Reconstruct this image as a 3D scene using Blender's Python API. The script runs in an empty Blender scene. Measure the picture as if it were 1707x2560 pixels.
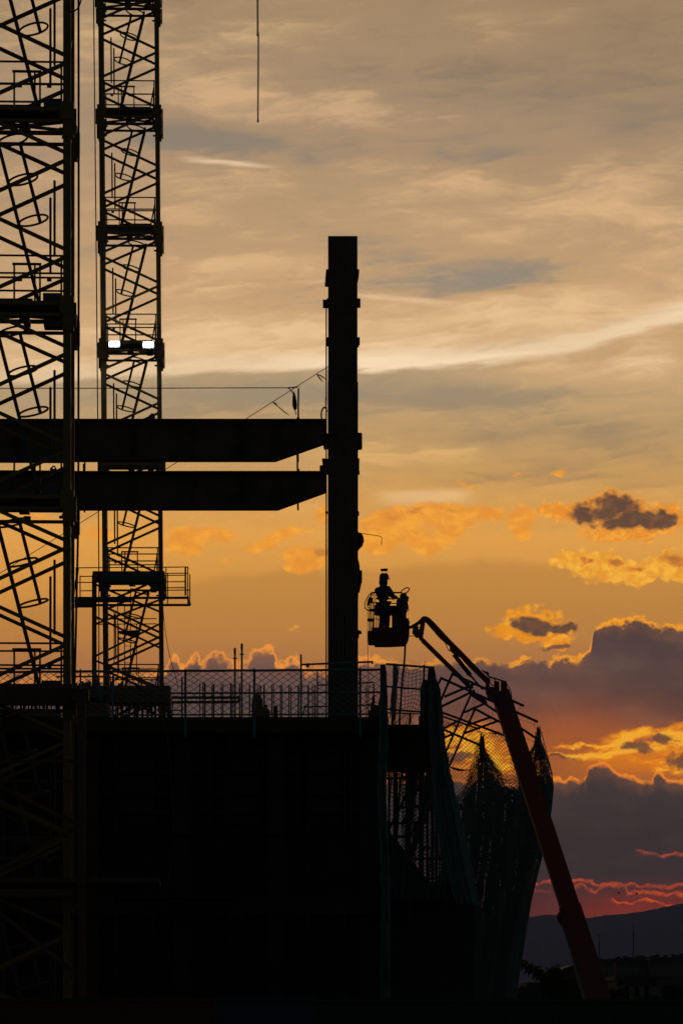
import bpy, bmesh, math, random
from mathutils import Vector, Matrix, Euler, Quaternion
random.seed(7)
R = math.radians
scene = bpy.context.scene
COL = scene.collection

# ------------------------------------------------------------------ camera
# a long lens (about 118 mm on full frame) held level; the frame is shifted up,
# so that every upright stays upright as in the photograph
FPX = 8400.0            # focal length counted in 1707 x 2560 pixels
CAMZ = 3.0              # eye height over the street
HOR = 2520.0            # row of the horizon
cam_d = bpy.data.cameras.new('camera')
cam = bpy.data.objects.new('camera', cam_d)
COL.objects.link(cam)
cam.location = (0, 0, CAMZ)
cam.rotation_euler = (R(90), 0, 0)
cam_d.sensor_fit = 'AUTO'
cam_d.sensor_width = 36.0
cam_d.lens = 36.0 * FPX / 2560.0
cam_d.shift_y = (HOR - 1280.0) / 2560.0
cam_d.clip_start = 0.5
cam_d.clip_end = 40000.0
scene.camera = cam
cam_d.dof.use_dof = True
cam_d.dof.focus_distance = 68.0
cam_d.dof.aperture_fstop = 9.0

scene.view_settings.view_transform = 'Standard'
scene.view_settings.look = 'None'
scene.view_settings.exposure = 0.0
scene.view_settings.gamma = 1.0
scene.view_settings.use_curve_mapping = False

def lin(c):
    """sRGB 0-255 to linear"""
    return tuple((v / 255 / 12.92) if v / 255 <= 0.04045 else ((v / 255 + 0.055) / 1.055) ** 2.4 for v in c)

# ------------------------------------------------------------------ node expressions
class Nodes:
    """a thin wrapper so that a node tree can be written as formulas"""
    def __init__(s, tree):
        s.t = tree
        s.n = tree.nodes
        s.l = tree.links
    def new(s, typ):
        return s.n.new(typ)
    def put(s, sock, v):
        if isinstance(v, X):
            s.l.new(v.s, sock)
        elif v is not None:
            sock.default_value = v
    def math(s, op, a, b=None, c=None, clamp=False):
        n = s.new('ShaderNodeMath'); n.operation = op; n.use_clamp = clamp
        s.put(n.inputs[0], a); s.put(n.inputs[1], b)
        if c is not None: s.put(n.inputs[2], c)
        return X(s, n.outputs[0])
    def smooth(s, x, a, b, lo=0.0, hi=1.0):
        n = s.new('ShaderNodeMapRange'); n.interpolation_type = 'SMOOTHSTEP'
        s.put(n.inputs['Value'], x)
        s.put(n.inputs['From Min'], a); s.put(n.inputs['From Max'], b)
        n.inputs['To Min'].default_value = lo; n.inputs['To Max'].default_value = hi
        return X(s, n.outputs[0])
    def vec(s, x, y, z=0.0):
        n = s.new('ShaderNodeCombineXYZ')
        for i, v in enumerate((x, y, z)): s.put(n.inputs[i], v)
        return X(s, n.outputs[0])
    def noise(s, v, scale=1.0, detail=3.0, rough=0.5, dist=0.0):
        n = s.new('ShaderNodeTexNoise'); n.noise_dimensions = '3D'
        s.put(n.inputs['Vector'], v)
        n.inputs['Scale'].default_value = scale; n.inputs['Detail'].default_value = detail
        n.inputs['Roughness'].default_value = rough; n.inputs['Distortion'].default_value = dist
        return X(s, n.outputs[0])
    def puff(s, v, scale):
        n = s.new('ShaderNodeTexVoronoi'); n.feature = 'SMOOTH_F1'
        s.put(n.inputs['Vector'], v)
        n.inputs['Scale'].default_value = scale
        n.inputs['Smoothness'].default_value = 0.35
        return X(s, n.outputs['Distance'])
    def curve(s, x, pts, x0, x1, y0, y1):
        n = s.new('ShaderNodeFloatCurve')
        c = n.mapping.curves[0]
        pts = sorted(pts)
        P = [((a - x0) / (x1 - x0), (b - y0) / (y1 - y0)) for a, b in pts]
        while len(c.points) < len(P): c.points.new(0.5, 0.5)
        for p, q in zip(c.points, P):
            p.location = q; p.handle_type = 'AUTO_CLAMPED'
        n.mapping.use_clip = True
        n.mapping.extend = 'HORIZONTAL'
        n.mapping.update()
        u = (x - x0) * (1.0 / (x1 - x0))
        s.put(n.inputs['Value'], u)
        return X(s, n.outputs[0]) * (y1 - y0) + y0
    def ramp(s, x, stops, x0=0.0, x1=1.0, srgb=True):
        n = s.new('ShaderNodeValToRGB')
        cr = n.color_ramp
        st = sorted(stops)
        cr.elements[0].position = (st[0][0] - x0) / (x1 - x0)
        cr.elements[1].position = (st[-1][0] - x0) / (x1 - x0)
        for p, c in st[1:-1]: cr.elements.new((p - x0) / (x1 - x0))
        for e, (p, c) in zip(cr.elements, st):
            e.color = (*(lin(c) if srgb else c), 1.0)
        cr.interpolation = 'EASE' if len(st) < 4 else 'LINEAR'
        s.put(n.inputs[0], (x - x0) * (1.0 / (x1 - x0)) if (x0, x1) != (0.0, 1.0) else x)
        return X(s, n.outputs[0])
    def mix(s, f, a, b, mode='MIX'):
        n = s.new('ShaderNodeMix'); n.data_type = 'RGBA'; n.blend_type = mode
        n.clamp_factor = True
        s.put(n.inputs[0], f)
        for k, v in ((6, a), (7, b)):
            if isinstance(v, X): s.l.new(v.s, n.inputs[k])
            else: n.inputs[k].default_value = (*lin(v), 1.0)
        return X(s, n.outputs[2])

class X:
    def __init__(s, nd, sock): s.nd = nd; s.s = sock
    def __add__(s, o): return s.nd.math('ADD', s, o)
    __radd__ = __add__
    def __sub__(s, o): return s.nd.math('SUBTRACT', s, o)
    def __rsub__(s, o): return s.nd.math('SUBTRACT', o, s)
    def __mul__(s, o): return s.nd.math('MULTIPLY', s, o)
    __rmul__ = __mul__
    def __truediv__(s, o): return s.nd.math('DIVIDE', s, o)
    def exp(s): return s.nd.math('EXPONENT', s)
    def abs(s): return s.nd.math('ABSOLUTE', s)
    def sqrt(s): return s.nd.math('SQRT', s)
    def max(s, o): return s.nd.math('MAXIMUM', s, o)
    def min(s, o): return s.nd.math('MINIMUM', s, o)
    def clamp(s): return s.nd.math('ADD', s, 0.0, clamp=True)
# ------------------------------------------------------------------ materials
MATS = {}
def mat(name, col, rough=0.6, metal=0.0, vary=0.35, scale=6.0, bump=0.0, emit=None, power=0.0, spec=0.35):
    m = bpy.data.materials.new(name); m.use_nodes = True
    nt = m.node_tree; p = nt.nodes['Principled BSDF']
    p.inputs['Roughness'].default_value = rough; p.inputs['Metallic'].default_value = metal
    p.inputs['Specular IOR Level'].default_value = spec
    tc = nt.nodes.new('ShaderNodeTexCoord')
    nz = nt.nodes.new('ShaderNodeTexNoise'); nz.inputs['Scale'].default_value = scale; nz.inputs['Detail'].default_value = 5.0
    nt.links.new(tc.outputs['Object'], nz.inputs['Vector'])
    mx = nt.nodes.new('ShaderNodeMix'); mx.data_type = 'RGBA'
    nt.links.new(nz.outputs[0], mx.inputs[0])
    mx.inputs[6].default_value = (*[max(0.0, c * (1 - vary)) for c in col], 1)
    mx.inputs[7].default_value = (*[min(1.0, c * (1 + vary)) for c in col], 1)
    nt.links.new(mx.outputs[2], p.inputs['Base Color'])
    if bump:
        b = nt.nodes.new('ShaderNodeBump'); b.inputs['Strength'].default_value = bump
        nt.links.new(nz.outputs[0], b.inputs['Height']); nt.links.new(b.outputs[0], p.inputs['Normal'])
    if emit:
        p.inputs['Emission Color'].default_value = (*emit, 1); p.inputs['Emission Strength'].default_value = power
    MATS[name] = m
    return m
M_crane = mat('crane_paint', (0.16, 0.098, 0.026), 0.55, vary=0.3)
M_steel = mat('primed_steel', (0.085, 0.062, 0.046), 0.7, vary=0.75, scale=2.2, bump=0.08, spec=0.2)
M_plate = mat('bare_plate', (0.10, 0.095, 0.085), 0.6, vary=0.4)
M_galv = mat('galvanised_tube', (0.10, 0.15, 0.17), 0.6, vary=0.3)
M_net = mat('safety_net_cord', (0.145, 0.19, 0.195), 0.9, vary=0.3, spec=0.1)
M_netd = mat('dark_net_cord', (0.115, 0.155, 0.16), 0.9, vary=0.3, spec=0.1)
M_rust = mat('rusty_steel', (0.10, 0.055, 0.035), 0.85, vary=0.4, scale=20, spec=0.15)
M_red = mat('red_paint', (0.15, 0.022, 0.009), 0.5, vary=0.2)
M_bask = mat('dark_red_paint', (0.075, 0.018, 0.010), 0.7, vary=0.4, scale=12)  # darker, more mottled version of the boom's red, for the basket
M_blue = mat('blue_paint', (0.035, 0.06, 0.15), 0.55, vary=0.2)
M_black = mat('black_rubber', (0.02, 0.02, 0.02), 0.8, vary=0.2, spec=0.15)
M_conc = mat('raw_concrete', (0.20, 0.18, 0.16), 0.9, vary=0.25, scale=3, bump=0.1, spec=0.1)
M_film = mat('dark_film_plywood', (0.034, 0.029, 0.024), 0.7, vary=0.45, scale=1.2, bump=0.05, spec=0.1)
M_edge = mat('dark_edge_board', (0.045, 0.032, 0.022), 0.85, vary=0.45, scale=5, spec=0.1)  # formwork timber in a darker tone, for slab edge and stair cladding
M_wood = mat('formwork_timber', (0.16, 0.10, 0.055), 0.8, vary=0.35, scale=9, spec=0.15)
M_grey = mat('dark_grey_metal', (0.06, 0.06, 0.065), 0.6, vary=0.3)
M_skin = mat('skin', (0.42, 0.24, 0.17), 0.6, vary=0.08)
M_cloth = mat('dark_work_jacket', (0.05, 0.055, 0.07), 0.95, vary=0.3, spec=0.1)
M_denim = mat('work_trousers', (0.035, 0.045, 0.08), 0.95, vary=0.3, spec=0.1)
M_hat = mat('hard_hat_shell', (0.07, 0.065, 0.05), 0.4, vary=0.05)
M_rope = mat('hemp_rope', (0.10, 0.08, 0.06), 0.95, vary=0.3, spec=0.1)
M_tape = mat('warning_tape', (0.25, 0.08, 0.04), 0.7, vary=0.2)
M_lens = mat('lit_lamp_lens', (0.9, 0.9, 0.9), 0.4, vary=0.0, emit=(0.82, 0.90, 1.0), power=110.0)
M_leaf = mat('conifer_needles', (0.045, 0.06, 0.02), 0.8, vary=0.5, spec=0.1)
M_bark = mat('bark', (0.09, 0.06, 0.04), 0.95, vary=0.4, spec=0.1)
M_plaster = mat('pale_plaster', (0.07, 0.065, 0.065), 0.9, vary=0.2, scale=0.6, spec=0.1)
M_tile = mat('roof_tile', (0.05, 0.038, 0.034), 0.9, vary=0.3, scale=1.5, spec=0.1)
M_glass = mat('window_glass', (0.05, 0.05, 0.055), 0.2, vary=0.1, spec=0.5)
M_earth = mat('bare_ground', (0.09, 0.075, 0.06), 0.95, vary=0.4, scale=0.3, spec=0.1)
M_hill = mat('mountain_scrub', (0.08, 0.08, 0.10), 1.0, vary=0.10, scale=0.003, spec=0.0)
M_hred = mat('red_hoarding', (0.060, 0.018, 0.008), 0.7, vary=0.2, scale=1.0)
M_hblue = mat('blue_hoarding', (0.016, 0.022, 0.055), 0.7, vary=0.2, scale=1.0)
M_hdark = mat('slate_hoarding', (0.018, 0.021, 0.028), 0.7, vary=0.2, scale=1.0)

# ------------------------------------------------------------------ mesh builder
def P(px, py, D):
    """a point at distance D metres along the view axis, read off the photograph"""
    s = FPX / D
    return Vector(((px - 853.5) / s, D, CAMZ + (HOR - py) / s))

def tag(o, label=None, cat=None, group=None, kind=None):
    if label: o['label'] = label
    if cat: o['category'] = cat
    if group: o['group'] = group
    if kind: o['kind'] = kind
    return o
def thing(name, label, cat, loc=(0, 0, 0), group=None):
    o = bpy.data.objects.new(name, None); COL.objects.link(o)
    o.location = loc; o.empty_display_size = 0.3
    return tag(o, label, cat, group)
def kids(o): return [c for c in ALL if c.parent is o]
ALL = []

class MB:
    def __init__(s): s.v = []; s.f = []
    def add(s, vs, fs):
        k = len(s.v); s.v.extend(vs); s.f.extend(tuple(i + k for i in f) for f in fs)
        return s
    def box(s, a, b):
        (x0, y0, z0), (x1, y1, z1) = [min(p, q) for p, q in zip(a, b)], [max(p, q) for p, q in zip(a, b)]
        return s.add([(x0, y0, z0), (x1, y0, z0), (x1, y1, z0), (x0, y1, z0), (x0, y0, z1), (x1, y0, z1), (x1, y1, z1), (x0, y1, z1)],
                     [(3, 2, 1, 0), (4, 5, 6, 7), (0, 1, 5, 4), (1, 2, 6, 5), (2, 3, 7, 6), (3, 0, 4, 7)])
    @staticmethod
    def frame(d, up=None):
        d = d.normalized()
        up = Vector((0, 1, 0)) if up is None else up
        if abs(d.dot(up)) > 0.95: up = Vector((0, 0, 1)) if abs(d.z) < 0.9 else Vector((1, 0, 0))
        a = d.cross(up).normalized(); b = a.cross(d).normalized()
        return a, b
    def bar(s, a, b, w, h=None, up=None, w2=None, h2=None):
        """rectangular bar: w across (in the picture plane), h along 'up' (depth)"""
        a = Vector(a); b = Vector(b); h = w if h is None else h
        w2 = w if w2 is None else w2; h2 = h if h2 is None else h2
        p, q = s.frame(b - a, up)
        vs = []
        for c, ww, hh in ((a, w, h), (b, w2, h2)):
            for i, j in ((-1, -1), (1, -1), (1, 1), (-1, 1)):
                vs.append(tuple(c + p * (i * ww / 2) + q * (j * hh / 2)))
        return s.add(vs, [(3, 2, 1, 0), (4, 5, 6, 7), (0, 1, 5, 4), (1, 2, 6, 5), (2, 3, 7, 6), (3, 0, 4, 7)])
    def tube(s, a, b, r, n=6, r2=None):
        return s.path([a, b], r, n, r2)
    def path(s, pts, r, n=6, r2=None, closed=False):
        pts = [Vector(p) for p in pts]
        m = len(pts); vs = []; fs = []
        a = None
        for i, c in enumerate(pts):
            d = (pts[(i + 1) % m] - pts[i - 1]) if closed else (pts[min(i + 1, m - 1)] - pts[max(i - 1, 0)])
            if d.length < 1e-9: d = Vector((0, 0, 1))
            if a is None: a, b = s.frame(d)
            else:
                d.normalize(); a = (a - d * a.dot(d)); a = a.normalized() if a.length > 1e-6 else s.frame(d)[0]; b = a.cross(d).normalized()
            rr = r if r2 is None else r + (r2 - r) * i / max(1, m - 1)
            for k in range(n):
                t = 2 * math.pi * (k + 0.5) / n
                vs.append(tuple(c + a * (rr * math.cos(t)) + b * (rr * math.sin(t))))
        for i in range(m if closed else m - 1):
            j = (i + 1) % m
            for k in range(n):
                l = (k + 1) % n
                fs.append((i * n + k, i * n + l, j * n + l, j * n + k))
        if not closed:
            fs.append(tuple(range(n))[::-1]); fs.append(tuple((m - 1) * n + k for k in range(n)))
        return s.add(vs, fs)
    def plate(s, pts, depth):
        """a flat outline (world points in a plane facing the viewer) given thickness along +y"""
        n = len(pts); pts = [Vector(p) for p in pts]
        vs = [tuple(p) for p in pts] + [(p.x, p.y + depth, p.z) for p in pts]
        fs = [tuple(range(n)), tuple(range(2 * n - 1, n - 1, -1))] + [(i, i + n, (i + 1) % n + n, (i + 1) % n) for i in range(n)]
        return s.add(vs, fs)
    def ball(s, c, rx, ry=None, rz=None, n=10, m=7):
        ry = rx if ry is None else ry; rz = rx if rz is None else rz
        vs = [(c[0], c[1], c[2] - rz)]; fs = []
        for i in range(1, m):
            t = math.pi * i / m - math.pi / 2
            for k in range(n):
                a = 2 * math.pi * k / n
                vs.append((c[0] + rx * math.cos(t) * math.cos(a), c[1] + ry * math.cos(t) * math.sin(a), c[2] + rz * math.sin(t)))
        vs.append((c[0], c[1], c[2] + rz)); last = len(vs) - 1
        for k in range(n):
            l = (k + 1) % n
            fs.append((0, 1 + l, 1 + k)); fs.append((last, last - n + k, last - n + l))
            for i in range(m - 2): fs.append((1 + i * n + k, 1 + i * n + l, 1 + (i + 1) * n + l, 1 + (i + 1) * n + k))
        return s.add(vs, fs)
    def cone(s, a, b, r1, r2, n=12):
        return s.path([a, b], r1, n, r2)
    def build(s, name, m, parent=None, smooth=False, label=None):
        me = bpy.data.meshes.new(name)
        if parent is None:
            xs = [p[0] for p in s.v]; ys = [p[1] for p in s.v]; zs = [p[2] for p in s.v]
            o0 = Vector(((min(xs) + max(xs)) / 2, (min(ys) + max(ys)) / 2, min(zs)))
        else:
            o0 = Vector((0, 0, 0)); q = parent
            while q is not None: o0 += q.location; q = q.parent
        me.from_pydata([(x - o0.x, y - o0.y, z - o0.z) for x, y, z in s.v], [], s.f)
        me.materials.append(m)
        if smooth: me.polygons.foreach_set('use_smooth', [True] * len(me.polygons))
        me.update()
        bm = bmesh.new(); bm.from_mesh(me); bmesh.ops.recalc_face_normals(bm, faces=bm.faces[:]) if len(bm.faces) < 60000 else None
        bm.to_mesh(me); bm.free()
        o = bpy.data.objects.new(name, me); COL.objects.link(o); ALL.append(o)
        if parent is None: o.location = o0
        else: o.parent = parent
        if label: o['label'] = label
        return o

def solo(mb, name, m, label, cat, group=None, smooth=False):
    return tag(mb.build(name, m, None, smooth), label, cat, group)
def struct(mb, name, m):
    return tag(mb.build(name, m), kind='structure')
def copy_tree(o, parent):
    c = o.copy(); COL.objects.link(c); c.parent = parent; ALL.append(c)
    for ch in kids(o): copy_tree(ch, c)
    return c
def bez(pts, n=8):
    """a smooth line through points"""
    pts = [Vector(p) for p in pts]; out = []
    for i in range(len(pts) - 1):
        p0 = pts[max(0, i - 1)]; p1 = pts[i]; p2 = pts[i + 1]; p3 = pts[min(len(pts) - 1, i + 2)]
        for k in range(n):
            t = k / n
            out.append(0.5 * ((2 * p1) + (p2 - p0) * t + (2 * p0 - 5 * p1 + 4 * p2 - p3) * t * t + (3 * p1 - p0 - 3 * p2 + p3) * t ** 3))
    out.append(pts[-1]); return out
def interp(tab, x):
    if x <= tab[0][0]: return tab[0][1]
    for (a, b), (c, d) in zip(tab, tab[1:]):
        if x <= c: return b + (d - b) * (x - a) / (c - a)
    return tab[-1][1]
# ------------------------------------------------------------------ sky
# everything is a function of the viewing direction; u is the azimuth from due
# west and v the height over the horizon (both in thousandths of FPX radians,
# counted like the photograph: u to the right, v downwards)
SUN_AZ = R(3.2)         # right of the view axis, hidden behind the cloud bank
SUN_EL = R(4.4)
world = bpy.data.worlds.new('World')
scene.world = world
world.use_nodes = True
world.node_tree.nodes.clear()
N = Nodes(world.node_tree)

def build_sky():
    tc = N.new('ShaderNodeTexCoord')
    sp = N.new('ShaderNodeSeparateXYZ'); N.l.new(tc.outputs['Generated'], sp.inputs[0])
    dx, dy, dz = (X(N, sp.outputs[i]) for i in range(3))
    dyc = dy.max(0.05)
    u = dx / dyc * (FPX / 1000) + 0.8535
    v = HOR / 1000 - dz / dyc * (FPX / 1000)

    # slow wander that keeps the cloud outlines from being smooth
    wn = N.noise(N.vec(u, v, 3.1), 9.0, 4.0, 0.55)
    wn2 = N.noise(N.vec(u, v, 8.7), 9.0, 4.0, 0.55)
    wx = u + (wn - 0.5) * 0.075
    wy = v + (wn2 - 0.5) * 0.055
    wn3 = N.noise(N.vec(u, v, 1.3), 34.0, 4.0, 0.6)
    wn4 = N.noise(N.vec(u, v, 5.9), 34.0, 4.0, 0.6)
    fx = wx + (wn3 - 0.5) * 0.030
    fy = wy + (wn4 - 0.5) * 0.026

    def gauss(cx, cy, rx, ry, slope=0.0, a=None, b=None):
        a = wx if a is None else a; b = wy if b is None else b
        p = (a - cx) * (1 / rx)
        q = (b - cy - (a - cx) * slope) * (1 / ry)
        return ((p * p + q * q) * -1.0).exp()
    def total(items, **k):
        r = None
        for amp, *g in items:
            e = gauss(*g, **k) * amp
            r = e if r is None else r + e
        return r
    def blob(cx, cy, rx, ry, slope=0.0, a=None, b=None):
        a = fx if a is None else a; b = fy if b is None else b
        p = (a - cx) * (1 / rx)
        q = (b - cy - (a - cx) * slope) * (1 / ry)
        return 1.0 - (p * p + q * q).sqrt()
    def union(items, **k):
        r = None
        for g in items:
            e = blob(*g, **k)
            r = e if r is None else r.max(e)
        return r

    # 1 the clear evening gradient
    base = N.ramp(v, [(0.0, (168, 140, 107)), (0.30, (171, 143, 113)), (0.55, (190, 155, 116)),
                      (0.80, (206, 166, 120)), (0.95, (204, 167, 121)), (1.10, (194, 156, 105)),
                      (1.22, (213, 160, 91)), (1.34, (231, 164, 78)), (1.44, (219, 154, 71)),
                      (1.56, (204, 139, 67)), (1.64, (183, 122, 70)), (1.75, (150, 100, 70)),
                      (1.84, (190, 110, 45)), (1.93, (180, 110, 45)), (2.05, (90, 60, 50)),
                      (2.20, (98, 46, 40)), (2.30, (106, 44, 34)), (2.52, (70, 40, 38)), (2.9, (30, 24, 24))],
                  0.0, 2.9)
    # 2 high veils: streaks drawn out along a gentle slope
    sy = v + u * 0.10
    st = N.noise(N.vec(u * 1.15, sy * 6.0, 0.4), 2.4, 6.0, 0.58, 0.35)
    st2 = N.noise(N.vec(u * 2.2, (v - u * 0.10) * 9.0, 4.4), 2.0, 5.0, 0.6, 0.2)
    st3 = N.noise(N.vec(u * 6.0, sy * 34.0, 2.2), 1.6, 4.0, 0.6, 0.4)
    lx = u + (wn - 0.5) * 0.16
    ly = v + (st - 0.5) * 0.10
    big = total([
        (-0.95, 0.45, 0.335, 0.22, 0.055, 0.10), (-0.55, 0.80, 0.36, 0.22, 0.045, 0.05),
        (-0.50, 1.22, 0.385, 0.25, 0.04, 0.02), (-0.5, 1.10, 0.175, 0.36, 0.06, 0.06),
        (-0.45, 1.60, 0.20, 0.30, 0.12, -0.1), (-0.25, 1.60, 0.02, 0.4, 0.1, 0.0),
        (-1.00, 1.18, 0.690, 0.24, 0.055, -0.14), (-0.50, 0.92, 0.62, 0.16, 0.035, 0.0),
        (-0.35, 0.47, 0.62, 0.2, 0.04, 0.0), (-0.3, 0.70, 0.78, 0.12, 0.03, 0.0),
        (-0.85, 0.60, 1.00, 0.34, 0.050, 0.0), (-0.80, 1.12, 0.985, 0.34, 0.045, -0.02),
        (-0.55, 1.45, 1.08, 0.34, 0.06, 0.02), (-0.65, 1.40, 1.20, 0.36, 0.036, 0.05),
        (-0.30, 1.70, 0.93, 0.2, 0.05, -0.1),
        (0.55, 0.65, 0.27, 0.32, 0.06, 0.12), (0.35, 0.45, 0.10, 0.3, 0.05, 0.0),
        (0.50, 0.62, 0.86, 0.42, 0.05, 0.02), (0.45, 1.45, 0.56, 0.40, 0.07, -0.15),
        (0.40, 1.05, 0.45, 0.35, 0.05, 0.05), (0.35, 0.60, 0.66, 0.28, 0.04, -0.05),
        (0.55, 1.30, 0.77, 0.36, 0.05, -0.08), (0.35, 1.60, 0.92, 0.25, 0.06, -0.1),
        (0.50, 1.00, 1.14, 0.28, 0.035, 0.06), (0.30, 1.55, 0.42, 0.3, 0.06, -0.2),
    ], a=lx, b=ly)
    wpx = u + (st2 - 0.5) * 0.30; wpy = v + (st - 0.5) * 0.16 + u * 0.06
    fib = N.noise(N.vec(wpx * 2.4, wpy * 13.0, 6.1), 2.2, 7.0, 0.62, 0.5)
    fib2 = N.noise(N.vec(wpx * 5.0, wpy * 22.0, 0.9), 2.6, 6.0, 0.65, 0.3)
    tone = big * 1.12 + (st - 0.5) * 1.9 + (st2 - 0.5) * 0.9 + (fib - 0.5) * 1.5 + (fib2 - 0.5) * 0.35 + (st3 - 0.5) * 0.3 + 0.10
    hi = N.smooth(v, 1.50, 1.15)
    # the one long bright band and a few combed wisps
    band_y = N.curve(u, [(0.0, 0.945), (0.40, 0.925), (0.65, 0.912), (0.95, 0.905), (1.15, 0.895), (1.30, 0.880),
                         (1.45, 0.855), (1.60, 0.815), (1.75, 0.775)], 0.0, 1.75, 0.6, 1.1)
    bd = v + (st3 - 0.5) * 0.035 + (st - 0.5) * 0.05 - band_y
    lower = N.smooth(bd, 0.028, 0.004)
    upper = N.smooth(bd, -0.068, 0.0)
    band = lower * upper * upper * N.curve(u, [(0, .35), (.4, .5), (.75, .75), (.95, 1.0), (1.3, .8), (1.45, .6), (1.75, .75)], 0, 1.75, 0, 1)
    w1 = N.smooth((v - (0.405 + (u - 0.55) * 0.09) + (st3 - 0.5) * 0.02).abs(), 0.011, 0.0) * N.smooth((u - 0.57).abs(), 0.15, 0.03)
    w2 = N.smooth((v - (0.742 + (u - 0.95) * 0.10) + (st3 - 0.5) * 0.03).abs(), 0.012, 0.0) * N.smooth((u - 1.00).abs(), 0.20, 0.05)
    w3 = N.smooth(v - (1.235 - (u - 1.08) * 0.02) + (st3 - 0.5) * 0.02, -0.020, 0.0) * N.smooth(v - 1.24 + (st3 - 0.5) * 0.03, 0.035, 0.0) * N.smooth((u - 1.06).abs(), 0.15, 0.06)
    grey = N.ramp(v, [(0.0, (150, 124, 94)), (0.35, (146, 131, 114)), (0.7, (154, 140, 122)), (1.0, (164, 142, 112)),
                      (1.2, (176, 138, 92)), (1.5, (170, 120, 70))], 0.0, 1.5)
    cream = N.ramp(v, [(0.0, (210, 176, 128)), (0.3, (220, 178, 134)), (0.65, (230, 188, 138)), (0.9, (246, 206, 158)),
                       (1.1, (240, 190, 122)), (1.3, (242, 178, 96)), (1.5, (206, 146, 78))], 0.0, 1.5)
    c = N.mix(N.smooth(tone, 0.0, -0.95) * hi, base, grey)
    c = N.mix(N.smooth(tone, 0.0, 0.95) * hi * 0.85, c, cream)
    halo = N.smooth(bd, -0.20, -0.02) * N.smooth(bd, 0.03, 0.0) * N.smooth(tone, -0.7, 0.5)
    c = N.mix(halo * 0.36, c, (244, 204, 154))
    c = N.mix(N.smooth(bd, 0.0, 0.025) * N.smooth(bd, 0.15, 0.04) * N.smooth(u, 1.35, 1.0) * 0.55, c, (166, 147, 118))
    c = N.mix(band * 0.95, c, (255, 226, 186))
    c = N.mix((w1 * 0.75).max(w2 * 0.5), c, (244, 208, 168))
    c = N.mix(w3 * 0.5, c, (250, 206, 150))
    # darker to the upper right, as in the picture
    c = N.mix(N.smooth(u, 0.7, 1.75) * N.smooth(v, 0.62, 0.0) * 0.36, c, (142, 117, 90))
    # the dim wedge under the left orange veil
    wedge = N.smooth(v + (wn - 0.5) * 0.04 - N.curve(u, [(0, 1.52), (.3, 1.50), (.5, 1.45), (.7, 1.425), (.9, 1.42), (1.3, 1.40), (1.75, 1.45)], 0, 1.75, 1.3, 1.6), -0.012, 0.02)
    c = N.mix(wedge * N.smooth(v, 1.72, 1.50) * 0.42, c, (178, 122, 64))

    # 3 orange broken veils
    soft = total([
        (1.0, 0.96, 1.300, 0.05, 0.028, -0.1), (1.0, 1.06, 1.282, 0.07, 0.026), (0.9, 1.15, 1.290, 0.05, 0.03), (1.0, 1.22, 1.285, 0.035, 0.020),
        (1.05, 1.305, 1.297, 0.040, 0.032), (0.8, 0.93, 1.365, 0.07, 0.032), (0.8, 1.065, 1.365, 0.04, 0.025), (0.7, 1.00, 1.33, 0.08, 0.03),
        (0.6, 1.13, 1.335, 0.04, 0.03), (0.6, 1.48, 1.34, 0.08, 0.016), (0.55, 1.30, 1.335, 0.025, 0.02),
        (0.75, 0.47, 1.335, 0.07, 0.030), (0.8, 0.46, 1.372, 0.05, 0.022), (0.65, 0.565, 1.330, 0.045, 0.022),
        (0.85, 0.66, 1.355, 0.06, 0.018, -0.3), (0.85, 0.73, 1.327, 0.045, 0.012), (0.9, 0.76, 1.385, 0.06, 0.024), (1.0, 0.765, 1.415, 0.04, 0.016),
        (0.7, 0.80, 1.285, 0.03, 0.035), (0.6, 0.25, 1.34, 0.07, 0.03), (0.55, 0.08, 1.30, 0.08, 0.03), (0.5, 0.57, 1.398, 0.03, 0.01),
        (0.75, 1.40, 1.185, 0.022, 0.008), (0.6, 1.30, 1.186, 0.035, 0.008, -0.2), (0.6, 1.17, 1.212, 0.035, 0.006), (0.5, 0.73, 1.56, 0.03, 0.009),
    ], a=fx, b=fy)
    clump = N.noise(N.vec(u, v * 1.5, 6.6), 22.0, 5.0, 0.62)
    sm = N.smooth(soft * (0.52 + clump * 1.25), 0.34, 0.80)
    sc = N.mix(N.smooth(clump, 0.40, 0.66), (240, 150, 50), (255, 172, 58))
    c = N.mix(sm * 0.85, c, sc)
    dk = total([(1, 0.985, 1.290, 0.035, 0.014), (1, 1.035, 1.275, 0.025, 0.010), (0.9, 1.12, 1.278, 0.035, 0.012), (1.2, 0.80, 1.378, 0.035, 0.018), (0.7, 0.45, 1.34, 0.03, 0.014), (0.6, 1.06, 1.358, 0.012, 0.008)], a=fx, b=fy)
    c = N.mix(N.smooth(dk * (0.5 + clump), 0.55, 1.15) * 0.55, c, (176, 112, 60))

    # 4 the detached heaps: dark hearts, bright rims
    puff = N.puff(N.vec(u, v * 1.15, 2.0), 42.0)
    puff2 = N.puff(N.vec(u, v * 1.1, 7.0), 95.0)
    cauli = (puff - 0.42) * -0.55 + (puff2 - 0.42) * -0.30
    knot = N.noise(N.vec(u, v * 1.3, 2.7), 38.0, 5.0, 0.62, 0.4)
    billow = (puff - 0.42) * -0.62 + (puff2 - 0.42) * -0.10
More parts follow.
